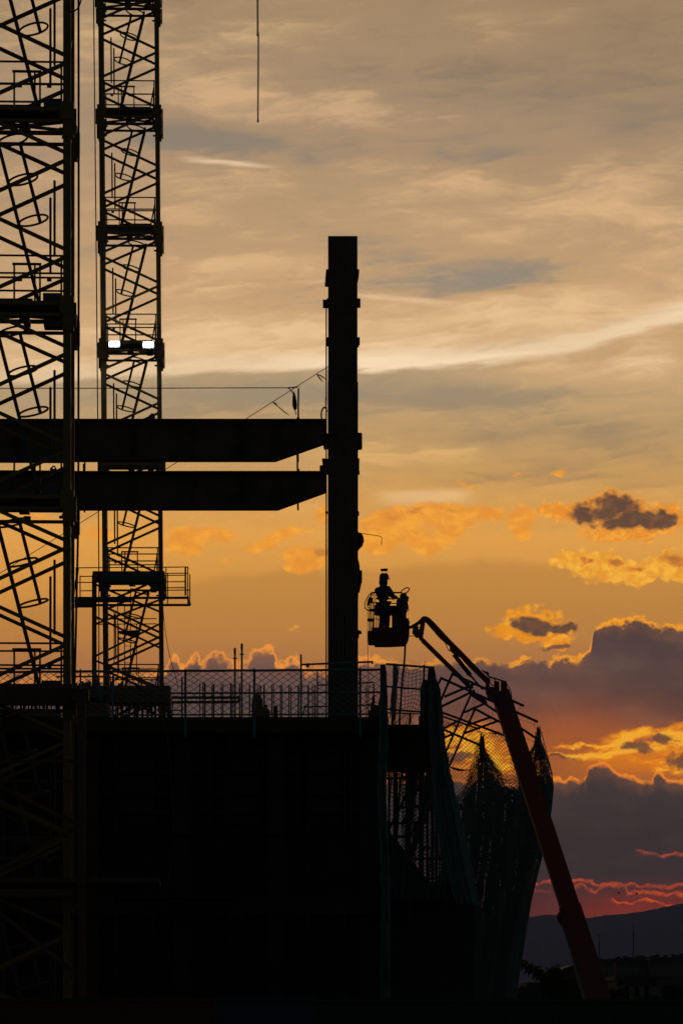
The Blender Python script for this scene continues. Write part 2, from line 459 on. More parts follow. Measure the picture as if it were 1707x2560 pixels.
    def heap(c, core, rim, bright, dark, soft_rim=0.5):
        h = union(rim) + billow * 0.9 + (clump - 0.5) * 0.22
        body = N.smooth(h, -0.06, 0.30)
        lit = N.mix(N.smooth(knot + billow * 0.4, 0.36, 0.64), tuple(int(a * b) for a, b in zip(bright, (.93, .85, .80))), bright)
        c = N.mix(body, c, lit)
        if core:
            k = union(core) + billow * 1.0 + (clump - 0.5) * 0.25
            dk_ = N.mix(N.smooth(knot, 0.42, 0.68), dark, tuple(int(a * b) for a, b in zip(dark, (1.28, 1.16, 1.05))))
            c = N.mix(N.smooth(k, 0.0, soft_rim), c, dk_)
        return c
    c = heap(c, [(1.455, 1.284, 0.075, 0.033), (1.535, 1.272, 0.085, 0.046), (1.600, 1.296, 0.10, 0.034), (1.655, 1.298, 0.055, 0.028), (1.55, 1.305, 0.09, 0.030)],
             [(1.415, 1.283, 0.085, 0.030), (1.53, 1.280, 0.105, 0.058), (1.60, 1.300, 0.125, 0.044), (1.55, 1.330, 0.11, 0.026), (1.665, 1.296, 0.055, 0.042)],
             (255, 172, 62), (104, 76, 58))
    c = heap(c, [(1.69, 1.395, 0.07, 0.022), (1.475, 1.402, 0.03, 0.012), (1.54, 1.405, 0.035, 0.013), (1.59, 1.42, 0.03, 0.01)],
             [(1.44, 1.402, 0.095, 0.024, 0.1), (1.51, 1.418, 0.11, 0.046, 0.1), (1.60, 1.428, 0.13, 0.038, -0.05), (1.69, 1.412, 0.11, 0.046)],
             (255, 186, 66), (190, 118, 52), 0.7)
    c = heap(c, [(1.345, 1.565, 0.075, 0.036, 0.05), (1.385, 1.572, 0.060, 0.030), (1.41, 1.575, 0.05, 0.022)],
             [(1.285, 1.573, 0.075, 0.024), (1.335, 1.560, 0.085, 0.048), (1.375, 1.570, 0.065, 0.036), (1.32, 1.588, 0.07, 0.018, 0.2)],
             (255, 172, 44), (100, 74, 58))
    c = heap(c, [(1.385, 1.615, 0.04, 0.010), (1.42, 1.611, 0.025, 0.010)],
             [(1.395, 1.602, 0.052, 0.025), (1.40, 1.612, 0.03, 0.018)],
             (255, 170, 50), (128, 86, 62))

    # 5 cloud banks: an outline against the light, its edge burning where thin
    def bank(c, edge, glow, inner, rim_w, tight, rim_out, x0, x1, y0, y1, puffamp=0.020, hot=((255, 160, 44))):
        ey = N.curve(u + (wn3 - 0.5) * 0.012, edge, x0, x1, y0, y1)
        d = v - ey + cauli * puffamp * 1.2 + (wn4 - 0.5) * 0.014
        g = N.curve(u, glow, x0, x1, 0.0, 1.0) * N.smooth(clump, 0.30, 0.50, 0.55, 1.0)
        body = N.smooth(d, -0.004, tight)
        inner = N.mix(N.smooth(d, 0.050, 0.0) * g * 0.40, inner, (150, 96, 62))
        c = N.mix(body, c, inner)
        rim = N.smooth(d / (knot * 1.9 + 0.12), rim_w, 0.0) * N.smooth(d, -rim_out, 0.001)
        return N.mix(rim * g, c, hot), d
    # the little row far left is warmer and fades down
    row_in = N.ramp(v, [(1.60, (150, 104, 74)), (1.66, (122, 88, 76)), (1.72, (98, 76, 72)), (1.80, (78, 66, 64))], 1.6, 1.8)
    b1_in = N.ramp(v, [(1.53, (86, 68, 66)), (1.60, (92, 72, 68)), (1.66, (102, 77, 70)), (1.72, (108, 76, 66)), (1.78, (116, 76, 62)), (1.83, (150, 90, 52)), (1.87, (170, 98, 46))], 1.53, 1.87)
    b1_left = N.smooth(u, 0.98, 0.80)
    b1_in = N.mix(b1_left, b1_in, row_in)
    b1_in = N.mix(N.smooth(u, 1.30, 1.70) * N.smooth(v, 1.86, 1.74) * 0.65, b1_in, (82, 64, 60))
    mot = N.noise(N.vec(u, v * 2.2, 1.9), 7.0, 5.0, 0.55, 0.3)
    b1_in = N.mix(N.smooth(mot, 0.48, 0.72) * 0.30, b1_in, (134, 100, 84))
    b1_in = N.mix(N.smooth(mot, 0.50, 0.28) * 0.30, b1_in, (70, 55, 54))
    # light breaking out from under the bank, in faint rays
    ang = (v - 1.93) / (u - 1.45 + 0.0001).max(-3.0)
    ray = N.noise(N.vec(ang * 1.2, 0.3, 0.2), 3.0, 2.0, 0.5)
    gl = gauss(1.40, 1.86, 0.22, 0.085, -0.1, a=u, b=v)
    b1_in = N.mix((gl * (0.30 + ray * 1.05)).clamp() * 0.85, b1_in, (182, 92, 46))
    e1 = [(0.0, 1.70), (0.38, 1.680), (0.415, 1.668), (0.440, 1.640), (0.455, 1.662), (0.475, 1.635), (0.492, 1.632), (0.505, 1.655), (0.52, 1.640), (0.55, 1.628), (0.572, 1.650), (0.605, 1.656),
          (0.622, 1.645), (0.640, 1.620), (0.662, 1.616), (0.680, 1.619), (0.690, 1.648), (0.700, 1.658), (0.715, 1.652), (0.735, 1.641), (0.752, 1.655), (0.78, 1.672), (0.82, 1.672),
          (0.90, 1.646), (0.925, 1.643), (0.955, 1.650), (0.985, 1.652), (1.01, 1.662), (1.05, 1.661), (1.08, 1.655), (1.10, 1.652)]
    e1b = [(0.80, 1.672), (0.90, 1.646), (0.925, 1.641), (0.945, 1.650), (0.97, 1.648), (1.01, 1.662), (1.05, 1.660), (1.09, 1.653), (1.13, 1.650), (1.17, 1.655), (1.20, 1.645), (1.215, 1.648), (1.235, 1.654), (1.27, 1.660), (1.29, 1.652),
           (1.31, 1.649), (1.33, 1.645), (1.35, 1.650), (1.37, 1.656), (1.385, 1.643), (1.405, 1.640), (1.43, 1.647), (1.45, 1.640), (1.468, 1.628), (1.478, 1.610), (1.482, 1.582), (1.492, 1.566), (1.510, 1.552),
           (1.53, 1.550), (1.552, 1.553), (1.575, 1.544), (1.605, 1.543), (1.62, 1.555), (1.65, 1.564), (1.67, 1.560), (1.70, 1.564), (1.75, 1.57)]
    g1 = [(0.0, .5), (0.42, .7), (0.44, 1), (0.49, .9), (0.52, .75), (0.6, .7), (0.68, 1), (0.76, .9), (0.79, .4), (0.9, .9), (0.97, .9), (1.0, .5), (1.1, .4)]
    g1b = [(0.80, .5), (0.91, .9), (0.98, .8), (1.01, .3), (1.06, .3), (1.075, .6), (1.10, .6), (1.13, .25), (1.19, .6), (1.22, .5), (1.24, .1), (1.27, .2), (1.285, .9), (1.315, .9), (1.33, .1), (1.36, .05), (1.375, .8), (1.40, 1), (1.47, 1), (1.48, .8),
           (1.484, .1), (1.490, .6), (1.50, 1), (1.55, 1), (1.64, 1), (1.652, .3), (1.668, .9), (1.75, .9)]
    left, _ = bank(c, e1, g1, b1_in, 0.020, 0.022, 0.012, 0.0, 1.10, 1.5, 1.75, 0.034, (246, 152, 62))
    right, _ = bank(c, e1b, g1b, b1_in, 0.014, 0.010, 0.010, 0.80, 1.75, 1.5, 1.72, 0.026, (255, 164, 40))
    c = N.mix(N.smooth(u, 0.90, 1.00), left, right)

    # 6 the burning gap between the banks
    lo = N.noise(N.vec(u * 1.6, (v + u * 0.12) * 7.0, 9.0), 5.5, 5.0, 0.6, 0.5)
    fire = total([(1.1, 1.60, 1.832, 0.09, 0.013, -0.03), (1.1, 1.545, 1.848, 0.05, 0.014, -0.3), (1.2, 1.695, 1.835, 0.035, 0.03), (0.9, 1.65, 1.868, 0.05, 0.018), (1.0, 1.45, 1.862, 0.09, 0.0050, -0.02),
                  (1.0, 1.40, 1.884, 0.08, 0.0060, 0.05), (0.9, 1.49, 1.882, 0.05, 0.009, -0.1), (0.9, 1.56, 1.878, 0.05, 0.016), (0.7, 1.60, 1.902, 0.07, 0.008),
                  (1.2, 1.12, 1.855, 0.09, 0.040), (1.0, 1.20, 1.875, 0.07, 0.05), (0.9, 1.25, 1.91, 0.08, 0.03), (1.0, 1.665, 1.925, 0.05, 0.010), (0.5, 1.69, 1.91, 0.06, 0.02)], a=fx, b=fy)
    lo2 = N.noise(N.vec(u, (v + u * 0.15) * 2.6, 5.0), 26.0, 5.0, 0.62, 0.1)
    f = fire * ((lo - 0.30) * 1.5 + (lo2 - 0.34) * 2.0)
    gap_warm = gauss(1.60, 1.905, 0.15, 0.034, 0.0, a=u, b=v)
    c = N.mix(gauss(1.42, 1.90, 0.16, 0.05, 0.0, a=u, b=v) * 0.5, c, (150, 88, 46))
    c = N.mix((gap_warm * 0.9).clamp(), c, (226, 124, 24))
    c = N.mix(N.smooth(f, 0.10, 0.52) * 0.9, c, (236, 134, 28))
    c = N.mix(N.smooth(f, 0.42, 0.85), c, (255, 176, 46))
    dk2 = union([(1.600, 1.868, 0.060, 0.019, 0.22), (1.655, 1.843, 0.045, 0.019), (1.700, 1.90, 0.045, 0.028), (1.41, 1.889, 0.045, 0.007, 0.05), (1.14, 1.890, 0.06, 0.016)]) + cauli * 0.9 + (clump - 0.5) * 0.4
    c = N.mix(N.smooth(dk2, 0.0, 0.45) * 0.9, c, (112, 74, 56))

    # 7 the lower bank
    b2_in = N.ramp(v, [(1.92, (78, 62, 58)), (2.00, (66, 56, 54)), (2.10, (58, 49, 48)), (2.19, (64, 48, 48)), (2.24, (84, 45, 42)), (2.29, (98, 44, 36)), (2.40, (70, 42, 38)), (2.6, (50, 36, 36))], 1.92, 2.6)
    b2_in = N.mix(gauss(1.62, 2.285, 0.20, 0.045, 0.0, a=u, b=v) * 0.7, b2_in, (160, 52, 28))
    b2_in = N.mix(N.smooth(mot, 0.50, 0.74) * 0.22, b2_in, (98, 74, 66))
    b2_in = N.mix(N.smooth(mot, 0.50, 0.28) * 0.25, b2_in, (44, 38, 38))
    e2 = [(0.0, 1.93), (0.6, 1.94), (1.0, 1.95), (1.10, 1.945), (1.20, 1.96), (1.30, 1.962), (1.37, 1.965), (1.383, 1.945), (1.400, 1.946), (1.412, 1.955), (1.425, 1.944), (1.452, 1.950), (1.462, 1.944), (1.470, 1.918), (1.485, 1.912), (1.51, 1.908),
          (1.53, 1.922), (1.55, 1.936), (1.575, 1.940), (1.60, 1.950), (1.62, 1.954), (1.634, 1.945), (1.642, 1.930), (1.655, 1.934), (1.675, 1.950), (1.69, 1.950), (1.75, 1.965)]
    g2 = [(0.0, .3), (1.2, .4), (1.37, .7), (1.38, 1), (1.445, .9), (1.455, .2), (1.463, .8), (1.6, .95), (1.615, .4), (1.635, 1), (1.75, 1)]
    c, _ = bank(c, e2, g2, b2_in, 0.0105, 0.009, 0.007, 0.0, 1.75, 1.8, 2.1, 0.013, (252, 140, 40))

    # 8 red threads along the horizon
    def thread(c, pts, glow, w, col, seed):
        n = N.noise(N.vec(u, v, seed), 45.0, 4.0, 0.65)
        y = N.curve(u + (n - 0.5) * 0.02, pts, 1.3, 1.75, 2.1, 2.3)
        d = v - y + (wn3 - 0.5) * 0.026 + cauli * 0.010
        g = N.curve(u, glow, 1.3, 1.75, 0, 1) * N.smooth(n, 0.30, 0.55, 0.2, 1.0)
        return N.mix(N.smooth(d, -0.003, 0.0015) * N.smooth(d, w, 0.0015) * g, c, col)
    c = thread(c, [(1.30, 2.215), (1.36, 2.20), (1.43, 2.197), (1.47, 2.200), (1.50, 2.208), (1.55, 2.206), (1.563, 2.215), (1.572, 2.230), (1.60, 2.224), (1.63, 2.228), (1.67, 2.230), (1.75, 2.235)],
               [(1.3, .4), (1.43, .9), (1.5, .8), (1.75, 1)], 0.012, (214, 82, 34), 1.1)
    c = thread(c, [(1.30, 2.20), (1.37, 2.225), (1.45, 2.212), (1.47, 2.220), (1.49, 2.226), (1.50, 2.215), (1.56, 2.208), (1.60, 2.210), (1.66, 2.212), (1.75, 2.205)],
               [(1.3, .5), (1.4, .2), (1.47, .9), (1.50, .8), (1.53, .3), (1.57, .8), (1.61, .7), (1.65, .8), (1.75, .9)], 0.011, (196, 76, 38), 4.1)
    c = thread(c, [(1.30, 2.24), (1.53, 2.248), (1.56, 2.251), (1.58, 2.254), (1.60, 2.246), (1.63, 2.249), (1.66, 2.258), (1.70, 2.262), (1.75, 2.264)],
               [(1.3, 0), (1.52, .1), (1.54, .9), (1.575, .9), (1.59, .5), (1.61, 1), (1.69, 1), (1.75, .6)], 0.008, (228, 84, 28), 7.7)
    c = thread(c, [(1.30, 2.13), (1.59, 2.125), (1.625, 2.128), (1.65, 2.136), (1.68, 2.131), (1.75, 2.142)],
               [(1.3, 0), (1.58, 0), (1.605, .8), (1.63, .4), (1.645, .6), (1.68, .9), (1.75, .8)], 0.012, (186, 84, 50), 9.1)

    # 9 away from the sunset: the same overcast turning to a dim dusk
    ns = N.new('ShaderNodeTexSky'); ns.sky_type = 'NISHITA'
    ns.sun_disc = False
    ns.sun_elevation = SUN_EL
    ns.sun_rotation = SUN_AZ
    ns.air_density = 1.0; ns.dust_density = 2.0
    n = N.new('ShaderNodeMix'); n.data_type = 'RGBA'; n.blend_type = 'MULTIPLY'
    n.inputs[0].default_value = 1.0
    N.l.new(ns.outputs[0], n.inputs[6]); n.inputs[7].default_value = (0.9, 0.9, 0.9, 1)
    dusk = N.mix(0.5, X(N, n.outputs[2]), (60, 62, 70))
    west = N.smooth(dy, 0.45, 0.92)
    down = N.smooth(dz, -0.12, 0.0)
    # two backgrounds: the physical sky for the rest of the dome, the sunset clouds in the west
    b_d = N.new('ShaderNodeBackground'); N.l.new(dusk.s, b_d.inputs[0]); b_d.inputs[1].default_value = DUSK
    b_w = N.new('ShaderNodeBackground'); N.l.new(c.s, b_w.inputs[0]); b_w.inputs[1].default_value = 1.0
    ms = N.new('ShaderNodeMixShader')
    N.l.new((west * down).s, ms.inputs[0]); N.l.new(b_d.outputs[0], ms.inputs[1]); N.l.new(b_w.outputs[0], ms.inputs[2])
    out = N.new('ShaderNodeOutputWorld'); N.l.new(ms.outputs[0], out.inputs[0])
DUSK = 0.065
build_sky()
world.cycles.sampling_method = 'MANUAL'
world.cycles.sample_map_resolution = 1024

sun_d = bpy.data.lights.new('sun', 'SUN')
sun_d.energy = 0.25; sun_d.angle = R(10); sun_d.color = (1.0, 0.62, 0.32)
sun = bpy.data.objects.new('sun', sun_d); COL.objects.link(sun)
sun_dir = Vector((math.sin(SUN_AZ) * math.cos(SUN_EL), math.cos(SUN_AZ) * math.cos(SUN_EL), math.sin(SUN_EL)))
sun.rotation_euler = sun_dir.to_track_quat('Z', 'Y').to_euler()
# ------------------------------------------------------------------ tower cranes
W = 1.43; H = 2.99; LEG = 0.118
def crane_section(root, z0, sx):
    """one lattice section hanging below the joint at height z0; sx = -1 mirrors it. Local coordinates of the crane's base."""
    w = W / 2
    o = root.location
    def V(x, y, z): return (o.x + x * sx, o.y + y, o.z + z0 + z)
    def lace(mb, fx, flip=1):
        zz = [(1, -0.03, -1, -0.66), (-1, -0.76, 1, -1.43), (1, -1.51, -1, -2.16), (-1, -2.26, 1, -2.92)]
        for a, za, b, zb in zz: mb.bar(V(*fx(a * w * flip), za), V(*fx(b * w * flip), zb), 0.055, 0.055)
    mb = MB()
    for y in (-w, w): lace(mb, lambda t, y=y: (t, y))
    for x in (-w, w): lace(mb, lambda t, x=x: (x, t))
    for y in (-w, w):
        mb.bar(V(-w, y, 0.02), V(w, y, 0.02), 0.06, 0.06)
        mb.bar(V(-w, y, -0.16), V(w, y, -0.16), 0.05, 0.05)
    for x in (-w, w):
        mb.bar(V(x, -w, 0.0), V(x, w, 0.0), 0.06, 0.06)
    mb.bar(V(-w, 0.05, 0.03), V(w, w, 0.05), 0.045, 0.045); mb.bar(V(w, 0.05, 0.03), V(-w, w, 0.05), 0.045, 0.045)
    sec = mb.build('mast_section', M_crane, root)
    for x in (-w, w):
        for y in (-w, w):
            m = MB(); m.box(V(x - LEG / 2, y - LEG / 2, 0), V(x + LEG / 2, y + LEG / 2, -H)); m.build('leg', M_crane, sec)
            m = MB()
            e = math.copysign(1, x)
            m.box(V(x - 0.105, y - 0.09, 0.12), V(x + 0.105, y + 0.09, -0.16))
            m.box(V(x - 0.085 + e * 0.02, y - 0.08, -0.162), V(x + 0.085 + e * 0.02, y + 0.08, -0.42))
            m.box(V(x + e * 0.107, y - 0.05, 0.02), V(x + e * 0.145, y + 0.05, -0.36))
            m.tube(V(x + 0.14, y - 0.05, -0.06), V(x - 0.14, y - 0.05, -0.06), 0.025)
            m.tube(V(x + 0.12, y - 0.05, -0.30), V(x - 0.12, y - 0.05, -0.30), 0.025)
            m.build('coupling', M_crane, sec)
    m = MB()
    m.box(V(-w + 0.04, -w + 0.07, 0.06), V(w - 0.06, -0.02, -0.02))
    m.box(V(-0.18, -w + 0.06, 0.10), V(w - 0.2, -w + 0.2, 0.062))
    m.box(V(-0.1, -0.1, -0.14), V(0.06, 0.1, -0.022)); m.box(V(0.4, 0.2, -0.10), V(0.55, 0.4, 0.0))
    m.build('platform', M_grey, sec)
    m = MB()
    g = 0.017
    for y, z in ((w - 0.05, 0.78), (w - 0.05, 0.50)): m.tube(V(-w, y, z), V(w, y, z), g)
    for x in (-w + 0.1, w - 0.1): m.tube(V(x, w - 0.05, 0.04), V(x, w - 0.05, 0.78), g)
    m.build('guardrail', M_grey, sec)
    m = MB()
    for z in (0.76, 0.42): m.tube(V(-w, -w + 0.04, z), V(w, -w + 0.04, z), g)
    for x in (-w + 0.09, w - 0.08): m.tube(V(x, -w + 0.04, 0.05), V(x, -w + 0.04, 0.76), g)
    m.tube(V(w - 0.19, -w + .06, 0.05), V(w - 0.08, -w + .05, 0.60), 0.02)
    m.build('guardrail', M_grey, sec)
    m = MB()
    for x in (-0.28, -0.20, 0.12): m.tube(V(x, -0.35, 0.05), V(x, -0.35, 0.70), 0.017)
    m.bar(V(-0.30, -0.35, 0.70), V(0.15, -0.35, 0.70), 0.035, 0.035)
    m.build('hatch_rail', M_grey, sec)
    for b0 in (-w + 0.24, -0.02):
        m = MB(); m.box(V(b0, -w + 0.05, 0.36), V(b0 + .07, -w - 0.01, 0.42)); m.build('junction_box', M_grey, sec)
    m = MB()
    a = Vector((0.40, 0.0, -0.30)); b = Vector((-0.27, 0.0, -2.93)); d = (b - a).normalized(); nrm = Vector((-d.z, 0, d.x)) * -1
    if nrm.x > 0: nrm = -nrm
    for y in (-0.15, 0.15): m.bar(V(a.x, y, a.z), V(b.x, y, b.z), 0.055, 0.03)
    k = 0.15
    while k < (b - a).length:
        c = a + d * k; m.tube(V(c.x, -0.15, c.z), V(c.x, 0.15, c.z), 0.011, 5); k += 0.28
    m.build('ladder', M_grey, sec)
    m = MB(); sp = []
    for k in (0.04, 0.68, 1.34):
        c = a + d * k + nrm * 0.235
        pts = []
        for i in range(20):
            t = 2 * math.pi * i / 20
            q = c + nrm * (0.235 * math.cos(t)); pts.append(V(q.x, 0.30 * math.sin(t), q.z))
        m.path(pts, 0.018, 5, closed=True); sp.append(c + nrm * 0.10)
    m.bar(V(sp[0].x, 0.28, sp[0].z), V(sp[2].x, 0.28, sp[2].z), 0.055, 0.012)
    m.build('safety_cage', M_grey, sec)
    m = MB()
    m.tube(V(-0.47, 0.45, -0.80), V(-0.47, 0.45, -1.98), 0.022); m.build('conduit', M_grey, sec)
    m = MB(); m.tube(V(-0.40, 0.55, -1.05), V(-0.40, 0.55, -2.24), 0.022); m.build('conduit', M_grey, sec)
    return sec

def crane(label, X, Y, joints, sx, lean=0.0, turn=0.0):
    root = thing('tower_crane', label, 'crane', (X, Y, 0))
    first = crane_section(root, joints[0], sx)
    for z in joints[1:]:
        c = copy_tree(first, root); c.location = (0, 0, z - joints[0])
    return root

sR = FPX / 86.0
Dr = 86.0 + W / 2
jR = [CAMZ + (HOR - (-17 + 292 * k)) / sR for k in range(-1, 8)]
craneR = crane('slimmer tower crane mast with two lit floodlights and a railed work platform', (334.5 - 853.5) / (FPX / Dr) + 0.093, Dr, jR, 1)
sL = FPX / 52.0
Dl = 52.0 + W / 2
jL = [CAMZ + (HOR - (275 + 485 * k)) / sL for k in range(-1, 6)]
craneL = crane('nearest tower crane mast, its lattice cut by the left picture edge', (48 - 853.5) / sL, Dl, jL, -1)

def PL(px, py, D):
    return Matrix.Rotation(R(-2.3), 3, 'Z') @ (P(px, py, D) - craneL.location) + craneL.location
# boxes bolted to the near mast and its wide base frame
for (x0, y0, x1, y1, dep) in ((110, 246, 156, 268, .3), (108, 732, 156, 760, .3), (110, 783, 160, 815, .35), (110, 1218, 156, 1240, .3), (104, 1701, 152, 1712, .3)):
    m = MB(); a = PL(x0, y0, 52.1); b = PL(x1, y1, 52.1); m.box(a, (b.x, b.y + dep, b.z)); m.build('junction_box', M_grey, craneL)
for y in (318, 800, 1290):
    m = MB(); a = PL(60, y, 52.9); b = PL(77, y + 15, 52.9); m.box(a, (b.x, b.y + .15, b.z)); m.build('cable_clamp', M_grey, craneL)
m = MB()
for x, D in ((205, 51.3), (205, 53.6)):
    m.bar(PL(x, 1752, D), PL(x, 2900, D), 0.125, 0.125)
m.bar(PL(-200, 1905, 51.3), PL(198, 1903, 51.3), 0.05); m.bar(PL(-200, 1955, 51.3), PL(198, 1952, 51.3), 0.035)
m.bar(PL(-60, 1935, 51.3), PL(198, 2062, 51.3), 0.07); m.bar(PL(-60, 2000, 53.6), PL(198, 2125, 53.6), 0.07)
m.bar(PL(-60, 2205, 51.3), PL(198, 2066, 51.3), 0.07)
m.bar(PL(-60, 2235, 51.3), PL(205, 2445, 51.3), 0.07)
m.bar(PL(-200, 2095, 51.3), PL(198, 2092, 51.3), 0.03)
m.build('base_frame', M_rust, craneL)
m = MB(); a = PL(-300, 2193, 51.2); b = PL(398, 2206, 51.2); m.box(a, (b.x, b.y + 2.4, b.z)); a = PL(-300, 2222, 51.2); b = PL(215, 2240, 51.2); m.box(a, (b.x, b.y + .12, b.z))
m.build('platform', M_rust, craneL)
# collar of the near mast at the height of the roof
m = MB(); a = PL(-260, 1708, 51.5); b = PL(180, 1760, 51.5); m.box(a, (b.x, b.y + .35, b.z)); a = PL(180, 1722, 51.5); b = PL(222, 1752, 51.5); m.box(a, (b.x, b.y + .35, b.z))
m.build('collar', M_rust, craneL)
def PR(px, py, D):
    q = Matrix.Rotation(R(-2.9), 3, 'Z') @ (P(px, py, D) - craneR.location) + craneR.location
    q.x += 0.0075 * q.z; return q      # square to the leaning, slightly turned mast
# the railed work platform and the wider cage below it on the far mast
m = MB(); D0 = 85.3; D1 = 88.4
for x in (236.5,):
    for D in (D0 + .1, D1 - .1): m.bar(PR(x, 1436, D), PR(x, 2300, D), 0.12, 0.12)
m.bar(PR(404, 1516, D1), PR(404, 2300, D1), 0.1, 0.1)
zz = [(238, 1460, 400, 1530), (238, 1560, 400, 1500), (238, 1640, 400, 1560), (238, 1650, 400, 1720), (238, 1540, 400, 1620), (238, 1800, 400, 1720)]
for x0, y0, x1, y1 in zz: m.bar(PR(x0, y0, D1 - .05), PR(x1, y1, D1 - .05), 0.05)
for y in (1547, 1560): m.bar(PR(242, y, D0 + .1), PR(392, y, D0 + .1), 0.022)
m.build('climbing_cage', M_crane, craneR)
m = MB()
def slab(x0, y0, x1, y1, D, dep): a = PR(x0, y0, D); b = PR(x1, y1, D); m.box(a, (b.x, b.y + dep, b.z))
slab(183, 1491, 471, 1497, D0 - .25, .12); slab(190, 1509, 476, 1515, D1 - .9, .12)
slab(186, 1493, 236, 1512, D0 - .1, .55); slab(240, 1495, 330, 1500, D0, .5)
slab(232, 1427, 412, 1452, D0 + .2, .3); slab(250, 1440, 405, 1462, D1 - .4, .12)
slab(376, 1460, 392, 1477, D0 + .3, .4)
for k, x in enumerate((186, 470)):
    a = PR(x, 1494, D0 - .25); b = PR(x + (4 if k == 0 else 6), 1512, D1 - .9); m.bar(a, b, 0.05, 0.05)
m.build('platform', M_grey, craneR)
near_, far_ = MB(), MB()
for (x0, y0, x1, y1, D) in ((190, 1418.5, 470, 1418.5, D0 - .2), (200, 1440, 246, 1440, D0 - .2), (410, 1434, 470, 1434, D1 - .9), (410, 1439, 464, 1439, D0 - .2), (192, 1455, 466, 1455, D0 - .2),
                            (410, 1470, 464, 1470, D0 - .2), (200, 1476, 236, 1476, D0 - .2), (410, 1476, 474, 1476, D1 - .9)):
    (near_ if D < 87 else far_).tube(PR(x0, y0, D), PR(x1, y1, D), 0.014)
for (x, y0, y1, D) in ((191, 1418, 1494, D0 - .2), (201, 1438, 1494, D0 - .2), (415.5, 1418, 1494, D0 - .2), (419.5, 1434, 1512, D1 - .9), (470, 1418, 1514, D0 - .2), (475, 1437, 1514, D1 - .9)):
    (near_ if D < 87 else far_).tube(PR(x, y0, D), PR(x, y1, D), 0.016)
m = near_; far_.build('guardrail', M_grey, craneR)
m.bar(PR(464, 1418, D0 - .2), PR(464, 1490, D0 - .2), 0.045, 0.03)
m.path(bez([PR(196, 1420, D0 - .3), PR(193, 1440, D0 - .3), PR(187, 1470, D0 - .3), PR(184, 1494, D0 - .3)]), 0.03)
m.build('guardrail', M_grey, craneR)
for x0, x1, y in ((258, 402, 1163), ):
    m = MB(); a = PR(246, 1149, 85.9); b = PR(413, 1163, 85.9); m.box(a, (b.x, b.y + .14, b.z)); m.build('tie_collar', M_crane, craneR)
m = MB()
for x, y0, y1 in ((286, 1530, 1660), (295, 1500, 1700), (312, 1515, 1700), (327, 1470, 1690), (342, 1560, 1690)): m.tube(PR(x, y0, Dr + .2), PR(x, y1, Dr + .2), 0.014)
m.plate([PR(296, 1577, Dr), PR(345, 1575, Dr), PR(345, 1590, Dr)], .6)
for y in range(1545, 1700, 14): m.tube(PR(312, y, Dr + .2), PR(327, y, Dr + .2), 0.008)
m.build('stair', M_grey, craneR)

craneR.rotation_euler = (0, -0.0075, R(2.9))
craneL.rotation_euler = (0, 0, R(2.3))

for k, (x0, y0, x1, y1, lab) in enumerate(((273, 853, 299.5, 866, 'left one of the two lit floodlights clamped to the slimmer crane mast'),
                                           (358, 854.5, 384.5, 868, 'right one of the two lit floodlights clamped to the slimmer crane mast'))):
    a = P(x0, y0, 85.55); b = P(x1, y1, 85.55)
    t = thing('floodlight', lab, 'floodlight', (a.x, 85.7, b.z), 'lit floodlights on the crane mast')
    m = MB(); m.box((a.x - .01, 85.57, a.z + .02), (b.x + .01, 85.72, b.z - .02)); m.bar(((a.x + b.x) / 2, 85.70, b.z + .05), ((a.x + b.x) / 2, 86.0, a.z + .06), .04); m.build('housing', M_grey, t)
    m = MB(); m.box((a.x + .018, 85.53, a.z - .02), ((a.x + b.x) / 2 - .006, 85.568, b.z + .02)); m.box(((a.x + b.x) / 2 + .006, 85.53, a.z - .02), (b.x - .018, 85.568, b.z + .02)); m.build('lens', M_lens, t)

# cables that run down beside the masts
m = MB(); m.path([P(197, -150, 51.4), P(197.5, 600, 51.4), P(196.5, 1300, 51.4), P(190, 1600, 51.4), P(187, 1730, 51.4)], 0.0185)
solo(m, 'hoist_cable', M_black, 'thick dark cable hanging straight between the two crane masts', 'cable')
m = MB(); m.path([P(234, -120, 85.4), P(235, 30, 85.4), P(240, 500, 85.4), P(245.5, 1100, 85.4), P(248, 1440, 85.4), P(248, 1760, 85.4)], 0.016)
solo(m, 'power_cable', M_black, 'thin cable running down the left edge of the slimmer crane mast', 'cable')
m = MB(); m.path(bez([P(408, 1518, 85.2), P(411, 1555, 85.2), P(417, 1600, 85.2), P(426, 1645, 85.2), P(437, 1682, 85.2), P(446, 1720, 85.2)]), 0.009)
solo(m, 'slack_wire', M_black, 'slack thin wire drooping from the railed crane platform to the roof', 'wire')
m = MB(); m.path(bez([P(206, -30, 51.6), P(202, 5, 51.6), P(194, 22, 51.6), P(180, 30, 51.6), P(174, 26, 51.6)]), 0.012)
solo(m, 'cable_loop', M_black, 'short curled cable at the top edge beside the nearest mast', 'cable')
